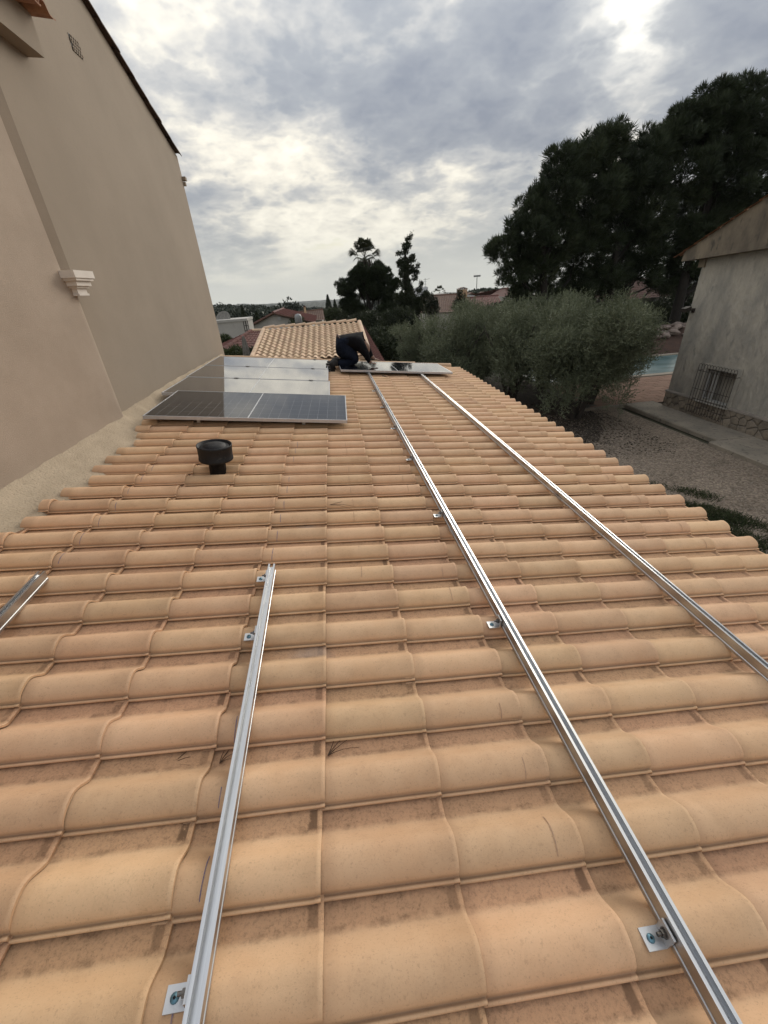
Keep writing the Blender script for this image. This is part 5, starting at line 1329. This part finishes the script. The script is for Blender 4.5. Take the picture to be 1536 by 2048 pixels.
# brown roofs behind it
def simple_house(name, label, pts, Yf, Yb, roofmat, wallmat, rows=8, chim=None):
    """front slope from ridge (A,B at Yb) to eave (D,C at Yf), mirrored behind, on walls"""
    A, B, C, D = at(*pts[0], Yb), at(*pts[1], Yb), at(*pts[2], Yf), at(*pts[3], Yf)
    org = (0.5*(D[0]+C[0]), Yf, 0); t = thing(name, label, 'building', org)
    b = MB(); rib_roof(b, A, B, C, D, 0.25, rows, .045, .03); dy = 2*(Yb-Yf); C2, D2 = C+np.array([0, dy, 0]), D+np.array([0, dy, 0]); rib_roof(b, B, A, D2, C2, 0.25, rows, .045, .03)
    b.build('roof', roofmat, t, org); ridge_row(t, A, B, roofmat, org, .14)
    x0, x1 = max(A[0], D[0])+.2, min(B[0], C[0])-.2; ze = min(C[2], D[2]); zr = min(A[2], B[2])
    b = MB(); b.prism([(Yf+.3, -4), (Yf+dy-.3, -4), (Yf+dy-.3, ze+.05), (Yb, zr-.1), (Yf+.3, ze+.05)], 0, x0, x1); b.build('wall', wallmat, t, org)
    if chim:
        (cx0, cy0), (cx1, cy1), Yc = chim; p, q = at(cx0, cy0, Yc), at(cx1, cy1, Yc); w_ = q[0]-p[0]
        b = MB(); b.box((p[0], Yc, q[2]-.6), (q[0], Yc+w_, p[2]-.30)); ch = b.build('chimney', M['cap'], t, org)
        b = MB()
        for ix in (0, 1):
            for iy in (0, 1): b.box((p[0]+ix*(w_-.14), Yc+iy*(w_-.14), p[2]-.297), (p[0]+ix*(w_-.14)+.14, Yc+iy*(w_-.14)+.14, p[2]-.06))
        b.box((p[0]+.16, Yc+.16, p[2]-.296), (q[0]-.16, Yc+w_-.16, p[2]-.12)); b.build('chimney_pier', M['dark_tile'] if False else M['cap'], ch, org)
        b = MB(); b.prism([(p[0]-.1, p[2]-.057), (q[0]+.1, p[2]-.057), ((p[0]+q[0])/2, p[2]+.12)], 1, Yc-.1, Yc+w_+.1); b.build('chimney_cap', M['brown_tile'], ch, org)
    return t
simple_house('brown_roofed_house', 'house with a weathered pinkish brown roof behind the red gable house', [(592, 625), (646, 619), (650, 640), (590, 642)], 58, 63, M['brown_tile'], M['white_wall'], chim=((607, 613), (613, 628), 61))
simple_house('brown_roofed_house', 'house with broad brown tiled roof and square open chimney above the olives', [(846, 593), (924, 588), (938, 622), (838, 628)], 52, 60, M['brown_tile'], M['white_wall'], 14, chim=((919, 577), (934, 605), 57))
simple_house('red_roofed_house', 'house with a deep red tiled roof joining the brown one at its right', [(932, 596), (996, 591), (1009, 615), (928, 625)], 54, 61, M['red_tile'], M['white_wall'], 12)
simple_house('red_roofed_house', 'far red hipped roof peak showing beside the leftmost tall pine', [(1003, 577), (1016, 576), (1030, 595), (978, 592)], 80, 86, M['red_tile'], M['white_wall'], 8)
simple_house('red_roofed_house', 'dark red roof with orange chimney half hidden by bushes left of the thin conifer', [(770, 622), (800, 615), (802, 640), (768, 640)], 40, 44, M['red_tile'], M['white_wall'], 8, chim=((769, 607), (778, 622), 42))
b = MB(); p, q = at(864, 589, 72), at(893, 598, 72); b.box((p[0], 72, q[2]-3), (q[0], 76, p[2])); o = b.build('flat_roofed_house', M['white_wall']); tag(o, 'pale parapet of a flat roofed house behind the brown tiled roof', 'building')
p, q = at(838, 575, 170), at(856, 592, 170); t = thing('apartment_block', 'far pale apartment block with a mast right of the thin conifer', 'building', (p[0], 170, q[2]-6))
b = MB(); b.box((0, 0, 0), (q[0]-p[0], 9, p[2]-q[2]+6)); bw = b.build('wall', M['far_white'], t)
for k in range(3):
    b = MB(); b.box((.6+k*(q[0]-p[0]-1)/3, -.03, p[2]-q[2]+6-2.6), (1.5+k*(q[0]-p[0]-1)/3, -.003, p[2]-q[2]+6-1.4)); b.build('window', M['metal_grey'], t)
mz = at(851, 556, 172)[2]-(q[2]-6); b = MB(); b.tube([(2.8, 2, p[2]-q[2]+6), (2.8, 2, mz)], .09, 6); b.tube([(2.0, 2, mz-.6), (4.6, 2, mz-.3)], .06, 5)
for k in range(5): b.tube([(2.2, 2, mz-1.2-k*.8), (3.4, 2, mz-1.2-k*.8)], .05, 4)
b.build('mast', M['metal_grey'], t)
# floodlight mast on the wooded rise
p, q = at(953, 551, 190), at(953, 580, 190); t = thing('floodlight_mast', 'tall floodlight mast standing over the wooded rise', 'street lamp', (q[0], 190, q[2]-6))
b = MB(); b.tube([(0, 0, 0), (0, 0, p[2]-q[2]+6)], [.22, .12], 8); b.build('pole', M['metal_grey'], t)
b = MB()
for k in range(6): a = k*math.pi/3; b.box((1.0*math.cos(a)-.4, 1.0*math.sin(a)-.3, p[2]-q[2]+5.5), (1.0*math.cos(a)+.4, 1.0*math.sin(a)+.3, p[2]-q[2]+6.1))
b.build('lamp_head', M['metal_grey'], t)

# dim house with a porch under the tall pines
o_ = (19, 31, 0); h5 = thing('porch_house', 'dim house with a porch pillar and low red roof under the tall pines', 'building', o_)
def q3(px, py, Y): return at(px, py, Y)
l_, r_ = q3(1205, 600, 33)[0], q3(1345, 600, 33)[0]; ze = q3(1260, 598, 33)[2]
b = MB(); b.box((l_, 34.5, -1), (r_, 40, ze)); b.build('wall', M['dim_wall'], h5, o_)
b = MB(); rib_roof(b, (l_-.4, 37.5, ze+1.5), (r_+.4, 37.5, ze+1.3), (r_+.4, 32.4, ze), (l_-.4, 32.4, ze), rows=12); rib_roof(b, (r_+.4, 37.5, ze+1.3), (l_-.4, 37.5, ze+1.5), (l_-.4, 42, ze), (r_+.4, 42, ze), rows=10); b.build('roof', M['shaded_red'], h5, o_)
for px in (1238, 1300):
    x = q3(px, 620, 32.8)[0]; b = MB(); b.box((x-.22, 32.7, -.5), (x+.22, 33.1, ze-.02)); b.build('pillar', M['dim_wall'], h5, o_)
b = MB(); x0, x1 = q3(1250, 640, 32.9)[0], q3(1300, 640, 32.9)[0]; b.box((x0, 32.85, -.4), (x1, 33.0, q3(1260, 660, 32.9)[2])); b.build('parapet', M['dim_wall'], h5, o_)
b = MB(); b.box((x0+.2, 34.40, q3(1260, 655, 34)[2]), (x0+1.6, 34.495, q3(1260, 612, 34)[2])); wf = b.build('window', M['white_frame'], h5, o_)
b = MB(); b.box((x0+.3, 34.37, q3(1260, 652, 34)[2]), (x0+1.5, 34.397, q3(1260, 616, 34)[2])); b.build('pane', M['dark_glass'], wf, o_)
b = MB(); P0 = q3(1186, 577, 33); P1 = q3(1215, 565, 33); b.tube([P0, P1], .09, 6); b.build('fascia', M['white_frame'], h5, o_)

# ------------------------------------------------------------------ distant woods and hills
def wood(name, trees, mat, per=130):
    c, ax, ln, tn = [], [], [], []
    for x, y, z, r, h in trees:
        d = unit(rng.normal(size=(per, 3))); d[:, 2] = np.abs(d[:, 2])*1.0-0.25; rr = rng.uniform(.55, 1.0, per)
        c.append(np.stack([x+d[:, 0]*r*rr, y+d[:, 1]*r*rr, z+h*0.55+d[:, 2]*h*0.5*rr], 1)); ax.append(unit(d+rng.normal(size=(per, 3))*.8)); ln.append(np.full(per, r*.42)); tn.append(np.clip(rng.uniform(0, .5)+rng.uniform(0, .4, per), 0, 1))
    ln = np.concatenate(ln); o = leaves(name, np.concatenate(c), np.concatenate(ax), ln, ln*.62, mat, tone=np.concatenate(tn)); o['kind'] = 'stuff'; return o
tr = []
for k in range(330):
    Y = random.uniform(120, 330); px = random.uniform(405, 720); q = at(px, 610, Y); r = random.uniform(2.2, 4.2); gz = float(th(q[0], Y))
    topz = at(px, float(np.interp(px, [400, 470, 540, 560, 600, 660, 720], [604, 603, 607, 611, 612, 612, 606]))+random.uniform(0, 5)+(330-Y)*0.06, Y)[2]
    h = topz-gz
    if h > 1.5: tr.append((q[0], Y, gz-1, r, h+1))
for k in range(150):
    Y = random.uniform(140, 210); px = random.uniform(925, 1060); q = at(px, 600, Y); r = random.uniform(1.8, 3.2); gz = float(th(q[0], Y))
    topz = at(px, float(np.interp(px, [920, 945, 975, 1000, 1060], [588, 574, 571, 575, 580]))+random.uniform(0, 5)+(210-Y)*0.10, Y)[2]; h = topz-gz
    if h > 1: tr.append((q[0], Y, gz-1, r, h+1))
for k in range(110):
    Y = random.uniform(230, 420); px = random.uniform(700, 1000); q = at(px, 600, Y); r = random.uniform(2.5, 4.5); gz = float(th(q[0], Y))
    topz = at(px, float(np.interp(px, [700, 780, 860, 930, 1000], [606, 600, 590, 582, 576]))+random.uniform(0, 4), Y)[2]; h = topz-gz
    if h > 1: tr.append((q[0], Y, gz-1, r, h+1))
wood('distant_wood', tr, M['wood'])
for px, py, Y, r, lab in ((577, 598, 150, 4.0, 'dark round crowned far tree rising over the red gable roof'), (556, 615, 130, 3.0, 'lighter far tree left of the dark round crowned one'), (598, 608, 160, 4.0, 'dark far tree right of the round crowned one'), (436, 606, 190, 4.5, 'far tree at the left beside the edge of the gable wall')):
    q = at(px, py, Y); gz = float(th(q[0], Y)); t = thing('far_tree', lab, 'tree', (q[0], Y, gz)); b = MB(); b.tube([(0, 0, -.5), (0, 0, (q[2]-gz)*.7)], [.35, .15], 6); b.build('trunk', M['bark'], t)
    hh = q[2]-gz; bl = [(rng.uniform(-.5, .5)*r, rng.uniform(-.5, .5)*r, hh-r*.75-rng.uniform(0, .5)*hh*.6, r*.6, r*.6, r*.6) for _ in range(12)]+[(0, 0, hh-r*.6, r*.6, r*.6, r*.6)]
    c, d, kk = blob_points(bl, 700, .4); tufts('crown', c, d+np.array([0, 0, .3]), .9, .42, M['wood'], t, 4, .6)
for k, (px, py, Y, lab) in enumerate(((455, 628, 150, 'tiny white far house in the wood beside the gable wall edge'), (478, 629, 140, 'tiny white far house with round top in the wood, second from the left'), (513, 632, 135, 'tiny pale far house in the wood left of the cypress'), (944, 588, 135, 'tiny white far house in the wooded rise, left one'), (968, 587, 135, 'tiny white far house in the wooded rise, right one'))):
    q = at(px, py-3, Y); gz = float(th(q[0], Y)); t = thing('far_house', lab, 'building', (q[0], Y, gz-1)); h_ = q[2]-gz+1
    if h_ < 2: h_ = 2.5
    b = MB(); b.box((-.9, 0, 0), (.9, 3, h_-.5)); b.build('wall', M['far_white'], t); b = MB(); b.prism([(-1.1, h_-.497), (1.1, h_-.497), (0, h_+.1)], 1, -.2, 3.2); b.build('roof', M['brown_tile'], t)
def hill(name, crest, Y, depth, amp, seed):
    r = np.random.default_rng(seed); b = MB(); n = 260; pxs = np.linspace(crest[0][0], crest[-1][0], n); ys = np.interp(pxs, [c[0] for c in crest], [c[1] for c in crest]); rows = []
    nz = np.zeros(n)
    for f, a in ((.9, .25), (.45, .4), (.15, .5), (.05, .6)): nz += a*np.interp(np.arange(n), np.arange(0, n, max(1, int(1/f))), r.uniform(-1, 1, len(range(0, n, max(1, int(1/f))))))
    for i in range(n):
        q = at(pxs[i], ys[i], Y); z = q[2]+amp*nz[i]; zb = float(th(q[0], Y))-6
        for t, k in ((-1, 0), (-.6, .45), (-.25, .8), (0, 1), (.5, .7), (1, 0)): rows.append((q[0], Y+t*depth, zb+(z-zb)*k+(amp*r.uniform(-.8, .8) if 0 < k < 1 else 0)))
    b.add(rows, [(i*6+k, (i+1)*6+k, (i+1)*6+k+1, i*6+k+1) for i in range(n-1) for k in range(5)], False)
    return b.build(name, M['hill'], kind='structure')
M['hill'] = pmat('wooded_far_hill', (0.022, 0.030, 0.024), (0.040, 0.048, 0.035), 0.03, 1.0, fleck=(0.12, 0.11, 0.09), fscale=0.05)
hill('far_hill', [(380, 613), (470, 612), (560, 609), (600, 606), (650, 603), (700, 604), (760, 600), (830, 594), (900, 588), (960, 585), (1040, 580), (1200, 572), (1500, 552)], 1500, 300, 4.0, 1)
hill('far_hill', [(380, 610), (520, 609), (600, 604), (640, 601), (760, 596), (900, 584), (1000, 577), (1100, 572), (1500, 545)], 2600, 500, 5.0, 2)

# ------------------------------------------------------------------ ground cover of the yard
def soil_patch(name, pts, z, mat, seed):
    r = random.Random(seed); b = MB(); n = len(pts); out = []
    for i in range(n):
        p, q = pts[i], pts[(i+1) % n]
        for k in range(8): t = k/8; out.append((p[0]+(q[0]-p[0])*t+r.uniform(-.13, .13), p[1]+(q[1]-p[1])*t+r.uniform(-.13, .13), z))
    c = (sum(p[0] for p in out)/len(out), sum(p[1] for p in out)/len(out), z); b.add(out+[c], [(i, (i+1) % len(out), len(out)) for i in range(len(out))]); return b.build(name, mat, kind='structure')
M['litter'] = pmat('leaf_litter', (0.060, 0.042, 0.028), (0.028, 0.022, 0.016), 6, 1.0, 0.8, 30, fleck=(0.11, 0.085, 0.06), fscale=22)
soil_patch('soil', [(2.4, 9.6), (6.4, 9.4), (7.7, 11.0), (8.6, 12.6), (9.0, 14.2), (8.6, 20), (2.5, 21)], 0.010, M['litter'], 2)
def grass(name, n, box, hmin, hmax, mask):
    x = rng.uniform(box[0], box[1], n*4); y = rng.uniform(box[2], box[3], n*4); k = mask(x, y)+rng.uniform(-.25, .25, n*4) > 0.5; x, y = x[k][:n], y[k][:n]; n = len(x)
    c = np.stack([x, y, np.full(n, .0)], 1); d = np.stack([rng.normal(size=n)*.6, rng.normal(size=n)*.6, np.ones(n)], 1)
    o = leaves(name, c, d, rng.uniform(hmin, hmax, n), .014, M['grass'], bend=.1); o['kind'] = 'stuff'
def patch(x, y):
    n = 0.5+0.25*np.sin(x*4.1+1.7*np.sin(y*2.9))+0.25*np.cos(y*5.3+2.1*np.cos(x*3.3))
    w = np.clip(1.35-((x-6.7)/0.95)**2, 0, 1)*np.clip((8.6-y)/2.5, 0, 1)
    return w*(0.25+0.75*n)
grass('weedy_grass', 26000, (5.0, 8.2, 2.5, 8.8), .03, .11, patch)
def leaf_litter(n):
    c = np.stack([rng.uniform(3, 9.0, n), rng.uniform(9, 15, n), np.full(n, .018)], 1); keep = rng.uniform(0, 1, n) < np.clip(1.3-np.hypot(c[:, 0]-7.2, c[:, 1]-12.3)*0.28, 0, 1); c = c[keep]; n = len(c)
    o = leaves('fallen_leaves', c, np.stack([rng.normal(size=n), rng.normal(size=n), rng.uniform(-.1, .3, n)], 1), .07, .022, M['dead_palm']); o['kind'] = 'stuff'
leaf_litter(9000)

# ------------------------------------------------------------------ thin air between here and the far hills
hb = MB(); hb.box((-3600, -3600, -300), (3600, 3600, 75))
hm = bpy.data.materials.new('thin_haze'); hm.use_nodes = True
hn, hl = hm.node_tree.nodes, hm.node_tree.links; hn.clear()
hv = hn.new('ShaderNodeVolumePrincipled'); hv.inputs['Color'].default_value = (0.86, 0.90, 0.95, 1); hv.inputs['Density'].default_value = 0.0001
ho_ = hn.new('ShaderNodeOutputMaterial'); hl.new(hv.outputs[0], ho_.inputs['Volume'])
hb.build('haze', hm, kind='stuff')
